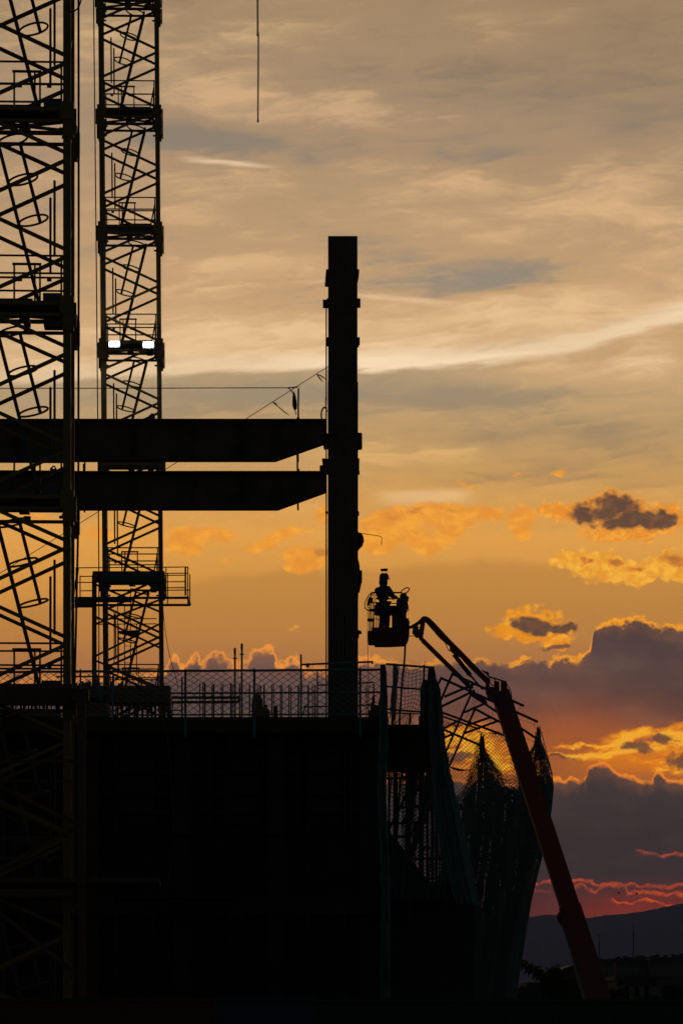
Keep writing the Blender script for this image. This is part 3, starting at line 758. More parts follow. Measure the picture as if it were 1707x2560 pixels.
# ------------------------------------------------------------------ steel column and beams
CD = 64.0
def rect(m, x0, y0, x1, y1, D, dep):
    a = P(x0, y0, D); b = P(x1, y1, D); m.box(a, (b.x, b.y + dep, b.z))
col = thing('steel_column', 'tall dark steel column standing on the roof at the ends of two beams', 'column', P(857, 1792, CD))
m = MB()
rect(m, 820, 590, 893.5, 955, CD, .56); rect(m, 819.5, 955, 895, 1836, CD, .58)
m.build('shaft', M_steel, col)
m = MB(); rect(m, 813.8, 762, 817.2, 1836, CD + .05, .04); m.build('conduit', M_plate, col)
for pts in (((815, 673), (820, 673), (820, 710), (812, 710)), ((893.5, 673), (898, 673), (896.5, 690), (893.5, 702)),
            ((807, 749), (816.5, 749), (816.5, 745.5), (820, 745.5), (820, 764), (807, 763.5)), ((893.5, 746), (901, 746), (901, 763), (893.5, 763)),
            ((814, 843), (820, 843), (820, 860), (814, 860)), ((893.5, 843), (899.5, 843), (899.5, 857), (897, 857), (897, 862), (893.5, 862)),
            ((806, 1146.5), (819.5, 1146.5), (819.5, 1182), (806, 1182)), ((799, 1163), (806, 1163), (806, 1178), (799, 1178)),
            ((895, 1146.5), (898, 1146.5), (898, 1180), (895, 1180)), ((808, 1083), (819.5, 1083), (819.5, 1118), (810, 1118), (808, 1112)),
            ((895, 1083), (905, 1083), (905.5, 1117), (895, 1118)), ((895, 1278), (897.5, 1278), (897.5, 1285), (895, 1285)), ((813, 1278), (819, 1278), (819, 1280), (813, 1280))):
    m = MB(); m.plate([P(x, y, CD + .12) for x, y in pts], .26); m.build('bracket', M_steel, col)
for y, x0, x1 in ((1083, 894, 904.5), (1116.5, 894, 904), (1147, 894, 898.6), (1179, 894, 899), (1147, 805, 812), (1116, 809, 813)):
    m = MB(); rect(m, x0, y - 1.2, x1, y + 1.2, CD + .08, .34); m.build('stiffener', M_steel, col)
m = MB()
for x in (858, 868, 835): m.tube(P(x, 1530, CD - .02), P(x, 1790, CD - .02), 0.012)
m.path(bez([P(846, 1625, CD - .02), P(850, 1600, CD - .02), P(856, 1585, CD - .02)]), 0.01)
m.build('rung_rail', M_plate, col)

def beam(name_label, top, bot, knee, ex, ey, eyes):
    b = thing('steel_beam', name_label, 'beam', P(300, bot, CD + .2), 'haunched steel beams meeting the column')
    L = -520
    out = [(L, top), (ex, top), (ex, ey), (knee, bot), (L, bot)]
    m = MB(); m.plate([P(x, y, CD + .14) for x, y in out], .035); m.build('web', M_steel, b)
    fl = 3.5
    m = MB()
    m.plate([P(x, y, CD) for x, y in ((L, top - .4), (ex, top - .4), (ex, top + fl), (L, top + fl))], .32); m.build('flange', M_steel, b)
    m = MB()
    m.plate([P(x, y, CD) for x, y in ((L, bot + .4), (knee, bot + .4), (ex, ey + .4), (ex, ey - fl), (knee, bot - fl), (L, bot - fl))], .32); m.build('flange', M_steel, b)
    for x in (-100, 40, 180, 330, 480, 600, 690):
        m = MB(); m.box(P(x, top + 4, CD + .02), P(x + 2.5, bot - 4, CD + .14)); m.build('stiffener', M_steel, b)
    for x in eyes:
        m = MB(); y = top
        pts = [P(x - 10, y, CD + .15), P(x - 7, y - 9, CD + .15)]
        for k in range(7):
            t = math.pi * (1 - k / 6); pts.append(P(x + 5.5 * math.cos(t) + 1, y - 9 - 5 * math.sin(t), CD + .15))
        pts += [P(x + 9, y - 2, CD + .15), P(x + 10, y, CD + .15)]
        hole = [P(x + 1 + 2.6 * math.cos(2 * math.pi * k / 14), y - 8 + 2.6 * math.sin(2 * math.pi * k / 14), CD + .15) for k in range(14)]
        # a plate with a round hole: strips between the outline and the hole
        outl = []
        c = P(x + 1, y - 8, CD + .15)
        import itertools
        for h in hole:
            d = (h - c).normalized(); best = None
            for p, q in zip(pts, pts[1:] + pts[:1]):
                e = q - p; den = d.x * e.z - d.z * e.x
                if abs(den) < 1e-9: continue
                w = p - c; t = (w.x * e.z - w.z * e.x) / den; u_ = (w.x * d.z - w.z * d.x) / den
                if t > 0 and -1e-6 <= u_ <= 1 + 1e-6 and (best is None or t < best): best = t
            outl.append(c + d * (best or 0.08))
        n = 14; vs = []
        for ring in (outl, hole):
            for yy in (0, .03): vs += [(p.x, p.y + yy, p.z) for p in ring]
        fs = []
        for k in range(n):
            l = (k + 1) % n
            fs += [(k, l, 2 * n + l, 2 * n + k), (n + k, 3 * n + k, 3 * n + l, n + l), (k, n + k, n + l, l), (2 * n + k, 2 * n + l, 3 * n + l, 3 * n + k)]
        m.add(vs, fs); m.build('lifting_eye', M_steel, b)
    return b
beam('upper of the two dark steel beams, carrying the wire post', 1047, 1148.5, 688, 815, 1104, (380,))
beam('lower of the two dark steel beams, below the wire post', 1177.5, 1270.5, 694, 815, 1226.5, (134,))

# edge posts clamped behind the beams and the life line between them
def post(label, x, y0, y1, y2):
    t = thing('clamp_post', label, 'post', P(x, y2, CD + .37), 'posts clamped behind the steel beams')
    m = MB(); m.tube(P(x + 1, y0, CD + .37), P(x, y1, CD + .37), 0.018, 8); m.tube(P(x - 2, y1 - 40, CD + .40), P(x, y2, CD + .40), 0.019, 8); m.build('tube', M_galv, t)
    m = MB()
    for y in (y0 + 75, y1 + 20): m.box(P(x - 3, y + 10, CD + .33), P(x + 4, y, CD + .46))
    m.build('clamp', M_galv, t)
    m = MB(); m.path([P(x + 3.5 * math.cos(k * math.pi / 6), y0 - 2 - 4 * math.sin(k * math.pi / 6), CD + .37) for k in range(7)], 0.006, 5); m.build('eye', M_galv, t)
post('post at the beam ends near the column, a tool bag beside it', 745, 971, 1155, 1276)
post('short post showing between the beams beside the nearest crane mast', 212, 1140, 1200, 1281)
m = MB(); m.path([P(-420, 971.5, CD + .30), P(300, 970.5, CD + .30), P(722, 969.5, CD + .36)], 0.009)
m.path([P(721, 969, CD + .36), P(744, 968, CD + .36)], 0.012); m.path([P(720, 972, CD + .36), P(740, 966, CD + .36)], 0.006)
solo(m, 'life_line', M_grey, 'taut level wire stretched above the upper beam to the post', 'wire')
m = MB(); m.path([P(822, 915, CD + .62), P(617, 1046, CD + .62), P(0, 1434, CD + .62), P(-300, 1623, CD + .62)], 0.007)
solo(m, 'guy_wire', M_grey, 'long slanting wire running behind the beams up to the column', 'wire')
def ribbon(pts, w, label):
    m = MB(); pts = bez([P(*p) for p in pts], 6); vs = []; fs = []
    for i, p in enumerate(pts):
        k = math.sin(i / (len(pts) - 1) * math.pi) * .75 + .25; k *= w
        n = Vector((0.6, 0, 0.8)) * k
        vs += [tuple(p + n), (p.x - n.x, p.y + .004, p.z - n.z)]
        if i: fs.append((2 * i - 2, 2 * i - 1, 2 * i + 1, 2 * i))
    m.add(vs, fs)
    return m
m = ribbon([(681, 1005, CD + .60), (697, 1018, CD + .58), (712, 1030, CD + .6), (724, 1038.5, CD + .6)], .010, '')
m2 = ribbon([(681, 1005, CD + .60), (687, 1008, CD + .58), (693, 1012, CD + .6)], .014, ''); m.add(m2.v, m2.f)
solo(m, 'marker_ribbon', M_tape, 'torn ribbon tied low on the slanting wire, left of the post', 'ribbon', 'ribbons fluttering on the slanting wire')
m = ribbon([(791, 935, CD + .60), (798, 944, CD + .58), (807, 955, CD + .6)], .013, '')
m2 = ribbon([(791, 935, CD + .60), (803, 940, CD + .58), (815, 949, CD + .6)], .012, ''); m.add(m2.v, m2.f)
solo(m, 'marker_ribbon', M_tape, 'torn ribbon tied high on the slanting wire beside the column', 'ribbon', 'ribbons fluttering on the slanting wire')
t = thing('tool_bag', 'dark tool bag hanging beside the post on the upper beam', 'bag', P(737, 1037, CD + .3))
m = MB()
pr = [(0.005, 978), (0.02, 986), (0.034, 992), (0.042, 1003), (0.045, 1012), (0.038, 1020), (0.026, 1024)]
vs = []; fs = []; n = 10
for i, (r, y) in enumerate(pr):
    c = P(734.5 + (y - 978) * 0.07, y, CD + .28)
    for k in range(n):
        a = 2 * math.pi * k / n; vs.append((c.x + r * math.cos(a), c.y + r * .8 * math.sin(a), c.z))
    if i: fs += [((i - 1) * n + k, (i - 1) * n + (k + 1) % n, i * n + (k + 1) % n, i * n + k) for k in range(n)]
fs.append(tuple(range(len(vs) - n, len(vs)))); m.add(vs, fs); m.build('pouch', M_cloth, t, True)
m = MB(); m.path(bez([P(723, 972, CD + .3), P(729, 978, CD + .3), P(733, 986, CD + .28)]), .008, 5); m.path(bez([P(732, 970, CD + .3), P(731, 978, CD + .3), P(734, 986, CD + .28)]), .006, 5); m.build('strap', M_cloth, t)
m = MB(); m.bar(P(736, 1020, CD + .26), P(740.5, 1037, CD + .26), .018); m.path([P(739, 1018, CD + .26), P(742, 1021, CD + .26), P(741, 1022, CD + .26), P(737, 1022, CD + .26)], .006, 5); m.build('tool_handle', M_grey, t)
m = MB(); m.path(bez([P(804, 1047, CD + .3), P(803, 1035, CD + .3), P(806, 1023, CD + .3), P(811, 1018.5, CD + .3), P(815, 1022, CD + .3), P(817, 1030, CD + .3)]), 0.017)
m.path(bez([P(811, 1018, CD + .3), P(813, 1000, CD + .28), P(815.5, 975, CD + .25), P(815, 955, CD + .2)]), 0.004, 5)
solo(m, 'bent_hose', M_black, 'short bent hose on the upper beam against the column', 'hose')

# the lifting chain that hangs free in the sky
t = thing('lifting_chain', 'lifting chain hanging free in the sky from the top edge', 'chain', P(645, 305, 66))
def chain(mb, x0, y0, x1, y1, D, L, w, r):
    a = P(x0, y0, D); b = P(x1, y1, D); n = int((b - a).length / (L * .74)); d = (b - a).normalized()
    for i in range(n):
        c = a + (b - a) * ((i + .5) / n); s_ = Vector((1, 0, 0)) if i % 2 == 0 else Vector((0, 1, 0))
        if i % 2: s_ = Vector((0.5, 0.87, 0))
        pts = []
        for k in range(10):
            t_ = 2 * math.pi * k / 10; pts.append(c + d * (L / 2 * math.cos(t_)) + s_ * (w / 2 * math.sin(t_)))
        mb.path(pts, r, 4, closed=True)
m = MB(); chain(m, 643.8, -60, 644.5, 86, 66, .05, .034, .0085); m.build('doubled_run', M_black, t)
m = MB(); m.ball(P(643.6, 88, 66), .020, .018, .024); m.build('hook', M_black, t)
m = MB(); chain(m, 646.2, 84, 645, 292, 66, .044, .030, .0075); m.build('single_run', M_black, t)
m = MB(); m.ball(P(645, 300, 66), .018, .018, .055); m.ball(P(645, 303, 66), .021, .02, .022); m.build('end_fitting', M_black, t)
# ------------------------------------------------------------------ people
def skin_mesh(nodes, edges, subd=2):
    """grow one continuous surface over a skeleton; nodes = [(x, y, z, r)] in world metres, node 0 is the pelvis"""
    me = bpy.data.meshes.new('tmp'); me.from_pydata([n[:3] for n in nodes], edges, [])
    o = bpy.data.objects.new('tmp', me); COL.objects.link(o)
    sk = o.modifiers.new('s', 'SKIN'); sk.use_smooth_shade = True; sk.branch_smoothing = 0.6
    lay = me.skin_vertices[0].data
    for d, n in zip(lay, nodes):
        r = n[3]; d.radius = r if isinstance(r, tuple) else (r, r); d.use_root = False
    lay[0].use_root = True
    if subd:
        sb = o.modifiers.new('b', 'SUBSURF'); sb.levels = subd; sb.render_levels = subd
    dg = bpy.context.evaluated_depsgraph_get(); dg.update()
    ev = o.evaluated_get(dg); em = ev.to_mesh()
    m = MB(); m.add([tuple(v.co) for v in em.vertices], [tuple(p.vertices) for p in em.polygons])
    ev.to_mesh_clear(); bpy.data.objects.remove(o)
    return m

def hand_chain(nodes, edges, wrist, direc, up, side, curl=0.5):
    """palm, four unequal bent fingers and a thumb, rooted at the wrist node"""
    direc = direc.normalized(); up = (up - direc * up.dot(direc)).normalized(); lat = direc.cross(up).normalized() * side
    w = Vector(nodes[wrist][:3])
    pc = w + direc * 0.05; nodes.append((*pc, (0.036, 0.022))); pi = len(nodes) - 1; edges.append((wrist, pi))
    pk = w + direc * 0.085; nodes.append((*pk, (0.036, 0.018))); ki = len(nodes) - 1; edges.append((pi, ki))
    for off, ln in ((-0.030, 0.075), (-0.010, 0.088), (0.010, 0.082), (0.030, 0.064)):
        q = pk + lat * off + direc * 0.012; prev = ki
        dd = direc.copy()
        for s_ in (0.45, 0.32, 0.23):
            q = q + dd * ln * s_; nodes.append((*q, 0.0088)); edges.append((prev, len(nodes) - 1)); prev = len(nodes) - 1
            dd = (dd - up * curl).normalized()
    q = w + direc * 0.03 - lat * 0.030; nodes.append((*q, 0.014)); edges.append((pi, len(nodes) - 1)); prev = len(nodes) - 1
    for s_ in (0.030, 0.026):
        q = q + (direc * 0.8 - lat * 0.6 - up * curl * 0.5).normalized() * s_; nodes.append((*q, 0.0095)); edges.append((prev, len(nodes) - 1)); prev = len(nodes) - 1

def person(label, o, face, pose, group, hat_mat, jacket_mat, visor=False, sc=1.0, bulk=0.0, mask=False):
    """o: point between the feet; face: unit vector looked along; pose: joints as (forward, left, up)"""
    f = Vector((face[0], face[1], 0)).normalized(); l = Vector((-f.y, f.x, 0)); u = Vector((0, 0, 1))
    o = Vector(o)
    def T(j): a, b, c = pose[j]; return o + (f * a + l * b + u * c) * sc
    nodes = []; edges = []; ix = {}
    def nd(k, p, r, to=None):
        r = tuple(x * sc for x in r) if isinstance(r, tuple) else r * sc
        nodes.append((*p, r)); ix[k] = len(nodes) - 1
        if to is not None: edges.append((ix[to], ix[k]))
    nd('hip', T('hip'), 0.125); nd('waist', T('waist'), 0.115, 'hip'); nd('chest', T('chest'), 0.140, 'waist')
    nd('neck', T('neck'), 0.056, 'chest'); nd('jaw', T('head') - u * .075 * sc + f * .015 * sc, 0.070, 'neck'); nd('head', T('head'), 0.092, 'jaw'); nd('crown', T('head') + u * .09 * sc - f * .01 * sc, 0.070, 'head')
    nd('nose', T('head') + f * .100 * sc - u * .025 * sc, 0.016, 'head')
    nd('chin', T('head') + f * .075 * sc - u * .115 * sc, 0.026, 'jaw')
    for s_, e in (('l', 1), ('r', -1)):
        nd('ear' + s_, T('head') + l * (e * .092 * sc) - u * .02 * sc, 0.020, 'head')
        nd('sh' + s_, T('sh' + s_), 0.064, 'chest'); nd('el' + s_, T('el' + s_), 0.046, 'sh' + s_); nd('wr' + s_, T('wr' + s_), 0.030, 'el' + s_)
        nd('th' + s_, T('hip') + l * (e * .09 * sc) - u * .07 * sc, 0.092, 'hip'); nd('kn' + s_, T('kn' + s_), 0.060, 'th' + s_); nd('an' + s_, T('an' + s_), 0.042, 'kn' + s_)
        nd('toe' + s_, T('an' + s_) + f * .15 * sc - u * .05 * sc, 0.035, 'an' + s_)
    for s_, e in (('l', 1), ('r', -1)):
        d = (Vector(nodes[ix['wr' + s_]][:3]) - Vector(nodes[ix['el' + s_]][:3]))
        hand_chain(nodes, edges, ix['wr' + s_], d, u if abs(d.normalized().z) < .8 else f, e)
    b = skin_mesh(nodes, edges, 1).build('person', M_skin, None, True)
    tag(b, label, 'person', group)
    # clothing grown over the same joints
    def cloth(name, keys, grow, m, extra=()):
        ns = []; es = []; mp = {}
        for k in keys: mp[k] = len(ns); n = nodes[ix[k]]; r = n[3]; ns.append((*n[:3], r + grow.get(k, 0.016) * sc))
        for a, c in edges:
            ka = [k for k in keys if ix[k] == a]; kc = [k for k in keys if ix[k] == c]
            if ka and kc: es.append((mp[ka[0]], mp[kc[0]]))
        return skin_mesh(ns, es, 2).build(name, m, b, True)
    cloth('jacket', ['hip', 'waist', 'chest', 'neck', 'shl', 'ell', 'wrl', 'shr', 'elr', 'wrr'], {'hip': .020, 'waist': .040 + bulk, 'chest': .035 + bulk, 'neck': .034 + bulk, 'shl': .028 + bulk, 'shr': .028 + bulk, 'ell': .024, 'elr': .024, 'wrl': .014, 'wrr': .014}, jacket_mat)
    cloth('trousers', ['hip', 'thl', 'knl', 'anl', 'thr', 'knr', 'anr'], {'hip': .012, 'thl': .018, 'thr': .018, 'knl': .026, 'knr': .026, 'anl': .028, 'anr': .028}, M_denim)
    for s_ in 'lr':
        a = T('an' + s_); m = MB(); m.ball(a + f * .06 * sc - u * .045 * sc, .06, .06, .05, 10, 6)
        m = MB()
        for k, (t, r, h) in enumerate(((-.06, .040, .07), (0.0, .045, .085), (.07, .045, .055), (.15, .045, .045), (.20, .032, .035))):
            c = a + f * t * sc - u * (.085 - h / 2) * sc
            for i in range(10):
                q = 2 * math.pi * i / 10; p = c + l * (r * math.cos(q) * sc) + u * (h / 2 * math.sin(q) * 1.1 * sc); m.v.append(tuple(p))
            if k: m.f += [((k - 1) * 10 + i, (k - 1) * 10 + (i + 1) % 10, k * 10 + (i + 1) % 10, k * 10 + i) for i in range(10)]
        m.f += [tuple(range(10)), tuple(range(40, 50))]
        m.build('boot', M_black, b, True)
    # hard hat: a ribbed dome, a brim with a peak
    h0 = T('head') + u * (.045 if mask else .030) * sc; m = MB(); n = 20
    rings = [(.134, -.030), (.128, -.012), (.124, .03), (.115, .075), (.095, .108), (.060, .122)]
    for i, (r, z) in enumerate(rings):
        for k in range(n):
            t = 2 * math.pi * k / n; rr = r * (1.22 if i == 0 and not mask and abs(math.sin(t / 2)) < .40 else 1.0)
            p = h0 + (f * (rr * math.cos(t) * 1.12) + l * (rr * math.sin(t)) + u * z) * sc; m.v.append(tuple(p))
        if i: m.f += [((i - 1) * n + k, (i - 1) * n + (k + 1) % n, i * n + (k + 1) % n, i * n + k) for k in range(n)]
    m.f.append(tuple(range((len(rings) - 1) * n, len(rings) * n)))
    for e in (-.03, 0, .03):
        m.path([h0 + (f * .115 + l * e + u * .03) * sc, h0 + (f * .06 + l * e + u * .105) * sc, h0 + (l * e + u * .118) * sc, h0 + (f * -.06 + l * e + u * .105) * sc, h0 + (f * -.115 + l * e + u * .03) * sc], .007 * sc, 5)
    hat = m.build('hard_hat', hat_mat, b, True)
    if mask:
        m = MB(); m.ball(T('head') + f * .03 * sc + u * .015 * sc, .105 * sc, .11 * sc, .13 * sc, 14, 9); m.build('welding_mask', M_black, b, True)
    if visor:
        m = MB(); vs = []
        for k in range(9):
            t = -math.pi / 2 + math.pi * k / 8 + 0.0
            for z, r in ((.190, .100), (.240, .118)):
                q = h0 + (f * (r * math.cos(t) * .8) + l * (r * math.sin(t)) + u * z) * sc; vs.append(tuple(q))
        for k in range(9):
            t = math.pi / 2 + math.pi * k / 8
            for z, r in ((.190, .100), (.240, .118)):
                q = h0 + (f * (r * math.cos(t) * .8) + l * (r * math.sin(t)) + u * z) * sc; vs.append(tuple(q))
        m.add(vs, [(2 * k, (2 * k + 2) % 36, (2 * k + 3) % 36, 2 * k + 1) for k in range(18)])
        for e in (-1, 1): m.bar(h0 + (l * (.085 * e) + u * .09) * sc, h0 + (l * (.088 * e) + u * .20) * sc, .014 * sc)
        m.build('raised_visor', M_black, hat)
    return b, T, f, l

# the man in the basket (feet on its floor), leaning a little over the controls
BD = 91.5
s_ = FPX / BD
feet = P(960, 1589, BD + .1)
wb, T, f, l = person('person in hard hat with raised visor standing in the lift basket', feet, (0.72, 0.69),
    {'hip': (-.03, 0, .90), 'waist': (-.06, 0, 1.06), 'chest': (-.07, 0, 1.26), 'neck': (-.03, 0, 1.40), 'head': (.0, 0, 1.545),
     'shl': (-.04, .165, 1.25), 'shr': (-.04, -.165, 1.25), 'ell': (.10, .25, 1.06), 'elr': (.09, -.25, 1.05), 'wrl': (.33, .17, 1.05), 'wrr': (.33, -.17, 1.04),
     'knl': (.03, .10, .48), 'knr': (.0, -.12, .48), 'anl': (-.02, .12, .085), 'anr': (-.05, -.14, .085)}, 'workers', M_hat, M_cloth, visor=True, bulk=.058)
m = MB()
for a in range(12):
    t = 2 * math.pi * a / 12
c0 = T('waist'); pts = [c0 + (f * (.165 * math.cos(2 * math.pi * k / 16)) + l * (.175 * math.sin(2 * math.pi * k / 16))) + Vector((0, 0, -.05)) for k in range(16)]
m.path(pts, .022, 6, closed=True); m.build('tool_belt', M_black, wb)
m = MB(); c0 = T('neck') + Vector((0, 0, .02)); m.ball(c0 + Vector((0, 0, .035)), .120, .125, .165, 14, 9); m.build('hood', M_cloth, wb, True)

# the man behind the column: his face, chest and belt pouch stand out past its edge
PD = CD + 0.98
feet2 = P(880, 1584, PD)
wc, T2, f2, l2 = person('person in hard hat looking out from behind the tall column', feet2, (0.97, -0.25),
    {'hip': (-.01, 0, .90), 'waist': (.03, 0, 1.05), 'chest': (.015, 0, 1.25), 'neck': (.0, 0, 1.43), 'head': (.065, 0, 1.575),
     'shl': (-.05, .18, 1.30), 'shr': (-.05, -.18, 1.30), 'ell': (-.10, .26, 1.05), 'elr': (-.12, -.24, 1.05), 'wrl': (-.05, .28, .84), 'wrr': (-.16, -.26, .84),
     'knl': (.0, .10, .49), 'knr': (-.02, -.10, .49), 'anl': (-.06, .10, .085), 'anr': (-.02, -.10, .085)}, 'workers', M_black, M_cloth, sc=1.115, mask=True)
m = MB(); c0 = T2('waist')
c0 = c0 + Vector((0, 0, -.06)); m.path([c0 + (f2 * (.13 * math.cos(2 * math.pi * k / 16)) + l2 * (.16 * math.sin(2 * math.pi * k / 16))) for k in range(16)], .024, 6, closed=True)
q = P(900, 1443, PD); m.box((q.x - .07, q.y - .10, q.z - .10), (q.x + .038, q.y + .10, q.z + .12))
m.build('tool_belt', M_black, wc)
# the bracket he stands on
m = MB(); a = P(862, 1584, PD - .42); m.box((a.x, a.y + .05, a.z - .03), (P(897, 1584, PD).x, PD + .15, a.z - .003)); m.build('step_bracket', M_steel, col)
m = MB(); m.path(bez([P(893, 1330, CD + .6), P(902, 1333, CD + .6), P(925, 1336.5, CD + .6), P(945, 1339.5, CD + .6)]) + bez([P(951, 1341, CD + .6), P(954, 1344, CD + .6), P(954, 1350, CD + .6), P(953, 1363, CD + .6)]), .0065, 5)
solo(m, 'hooked_rod', M_grey, 'thin hooked rod sticking out of the column above the hidden worker', 'rod')
# ------------------------------------------------------------------ boom lift
lift = thing('boom_lift', 'red articulated boom lift holding a basket beside the column', 'boom lift', (8.9, 80.5, 0))
def bars(D, items, w, dep=None, name='bar', m_=None, parent=None):
    m = MB()
    for x0, y0, x1, y1 in items: m.bar(P(x0, y0, D), P(x1, y1, D), w, dep or w)
    return m.build(name, m_ or M_grey, parent or lift)
B0 = BD - .50; B1 = BD + .50      # near and far side of the basket
bk = MB()
out = [(919.5, 1583), (921, 1603.5), (936, 1604), (938, 1608.5), (975, 1608.5), (1012, 1606.5), (1018, 1601), (1022, 1594), (1023, 1584), (1023, 1582)]
bk.plate([P(x, y, B0) for x, y in out], 1.0)
basket = bk.build('basket', M_bask, lift)
m = MB(); rect(m, 929, 1568.5, 1022.5, 1583, B0, .03); rect(m, 929, 1568.5, 1022.5, 1583, B1 - .03, .03); rect(m, 919.6, 1577, 931, 1583, B0, .98); rect(m, 1019, 1560, 1023, 1583, B0, .98)
m.build('toe_board', M_bask, basket)
m = MB()
for D in (B0 + .03, B1 - .03):
    m.tube(P(929, 1481.5, D), P(1004, 1481.5, D), .022, 7); m.tube(P(923, 1507, D), P(1004, 1509, D), .014)
    m.tube(P(923.5, 1500, D), P(923.5, 1580, D), .018); m.tube(P(929, 1482, D), P(924, 1502, D), .022)
    m.tube(P(1004, 1481, D), P(1008, 1570, D), .02)
m.tube(P(929, 1482, B0), P(929, 1482, B1), .022)
for x, y0, D in ((927.5, 1503, BD - .2), (931.5, 1495, BD), (934.5, 1503, BD + .2), (940, 1510, B0 + .05), (944.5, 1535, B1 - .05)): m.tube(P(x, y0, D), P(x - (0 if x < 938 else .5), 1580, D), .0125)
m.path(bez([P(935, 1545, B0), P(933, 1560, B0), P(931, 1578, B0)]), .02)
m.build('guardrail', M_grey, basket)
m = MB(); m.path(bez([P(930, 1482, B0), P(922, 1488, B0), P(914, 1503, B0), P(911.5, 1516, B0), P(914, 1522, B0), P(921, 1526, B0), P(930, 1524, B0)]), .015); m.build('air_hose', M_black, basket)
m = MB(); m.path(bez([P(929, 1484, B0 + .1), P(936, 1495, B0 + .1), P(940, 1510, B0 + .1), P(941, 1530, B0 + .1), P(940, 1545, B0 + .1), P(948, 1550, B0 + .1), P(957, 1550, B0 + .1)]), .011); m.build('air_hose', M_black, basket)
m = MB(); m.path(bez([P(932, 1482, B1), P(937, 1488, B1), P(942, 1490, B1)]), .012); m.build('air_hose', M_black, basket)
m = MB(); m.path(bez([P(923, 1492, B0), P(919, 1505, B0), P(918, 1516, B0), P(921, 1520, B0)]), .012); m.build('air_hose', M_black, basket)
m = MB(); rect(m, 918.5, 1500, 922, 1513, B0, .1); rect(m, 921, 1494, 932, 1505, BD - .1, .15); rect(m, 919, 1546, 933, 1551, BD - .2, .3); rect(m, 922, 1522, 937, 1527, BD - .2, .2)
m.build('hose_fitting', M_black, basket)
m = MB()
m.plate([P(x, y, BD - .35) for x, y in ((1000, 1486), (1010, 1481), (1016, 1484), (1016, 1489), (1019, 1490), (1022, 1494), (1019, 1497), (1019, 1520), (1016, 1530), (1014, 1570), (1002, 1570), (1003, 1520), (999, 1505))], .7)
m.plate([P(x, y, BD - .3) for x, y in ((991, 1499), (1000, 1494), (1000, 1512), (996, 1514), (991, 1508))], .5)
m.plate([P(x, y, BD - .42) for x, y in ((1014, 1545), (1022, 1546), (1019, 1549), (1024, 1552.5), (1019, 1554), (1024, 1557), (1019, 1558), (1021, 1572), (1014, 1572))], .3)
cons = m.build('control_console', M_grey, basket)
m = MB(); m.plate([P(x, y, B0 + .04) for x, y in ((979, 1533), (1014, 1533), (1014, 1570), (979, 1570))], .03); m.build('access_gate', M_bask, basket)
m = MB(); rect(m, 936, 1512, 945, 1535, BD - .2, .3); rect(m, 938, 1514, 1004, 1537, B1 - .25, .22); m.build('tool_tray', M_black, basket)
m = MB(); c = P(1012.5, 1477, BD - .3); d = (P(1021, 1471, BD) - P(1004, 1484, BD)).normalized(); d2 = Vector((d.z, .85, -d.x * .35)).normalized()
m.path([c + d * (.125 * math.cos(2 * math.pi * k / 14)) + d2 * (.10 * math.sin(2 * math.pi * k / 14)) for k in range(14)], .016, 6, closed=True); m.tube(P(1006, 1484, BD - .3), P(1003, 1489, BD - .3), .02); m.build('hoop_guard', M_grey, basket)
m = MB(); m.bar(P(1018, 1508, BD - .3), P(1021, 1527, BD - .3), .03); m.bar(P(1016, 1512, BD - .3), P(1017.5, 1530, BD - .3), .02); m.build('hand_tool', M_black, basket)

JD = 91.0
def path_poly(name, pts, D, dep, m_, parent=None):
    m = MB(); m.plate([P(x, y, D) for x, y in pts], dep); return m.build(name, m_, parent or lift)
# the levelling link at the basket
path_poly('mounting_bracket', [(1020, 1567), (1040, 1556), (1055, 1543), (1061, 1541), (1064, 1546), (1052, 1557), (1038, 1567), (1023, 1571)], JD, .16, M_red)
m = MB(); m.plate([P(x, y, JD + .02) for x, y in ((1031, 1574), (1034, 1569), (1042, 1567), (1045, 1572), (1050, 1573), (1052, 1592), (1040, 1593), (1036, 1588), (1034, 1584), (1030, 1582))], .22)
m.tube(P(1022, 1590, JD + .1), P(1052, 1590, JD + .1), .012); m.tube(P(1022, 1569.5, JD + .1), P(1046, 1568, JD + .1), .03)
m.path(bez([P(1040, 1567, JD), P(1047, 1560, JD), P(1052, 1561, JD), P(1051, 1567, JD), P(1044, 1570, JD)]), .012)
m.build('rotator', M_grey, lift)
path_poly('link_arm', [(1053, 1542), (1061, 1541), (1062, 1560), (1060, 1575), (1057, 1594), (1061, 1598), (1067, 1603), (1063, 1609), (1054, 1602), (1047, 1597), (1048, 1575), (1050, 1560)], JD - .02, .2, M_red)
m = MB()
m.bar(P(1056, 1601, JD + .1), P(1180, 1723, JD + .1), .115, .12); m.build('lower_arm', M_red, lift)
jib = path_poly('jib_boom', [(1052, 1545), (1059, 1540), (1066, 1541), (1074, 1545), (1090, 1561), (1128, 1602), (1158, 1632), (1204, 1680), (1226, 1700), (1222, 1706), (1217, 1709), (1190, 1683), (1164, 1658), (1151, 1642), (1132, 1632), (1124, 1624), (1124, 1614), (1112, 1605), (1088, 1581), (1066, 1556), (1060, 1552)], JD, .22, M_red)
m = MB(); m.tube(P(1134, 1636, JD + .1), P(1175, 1688, JD + .1), .062, 10); m.tube(P(1166, 1684, JD + .1), P(1180, 1693, JD + .1), .03); cyl = m.build('jib_cylinder', M_black, lift)
m = MB(); m.tube(P(1175, 1688, JD + .1), P(1206, 1724, JD + .1), .026, 8); m.build('piston_rod', M_plate, cyl)
m = MB(); m.path(bez([P(1088, 1583, JD - .03), P(1100, 1596, JD - .04), P(1112, 1607, JD - .03), P(1119, 1622, JD - .04), P(1124, 1629, JD - .03)]), .012); m.build('hydraulic_hose', M_black, jib)
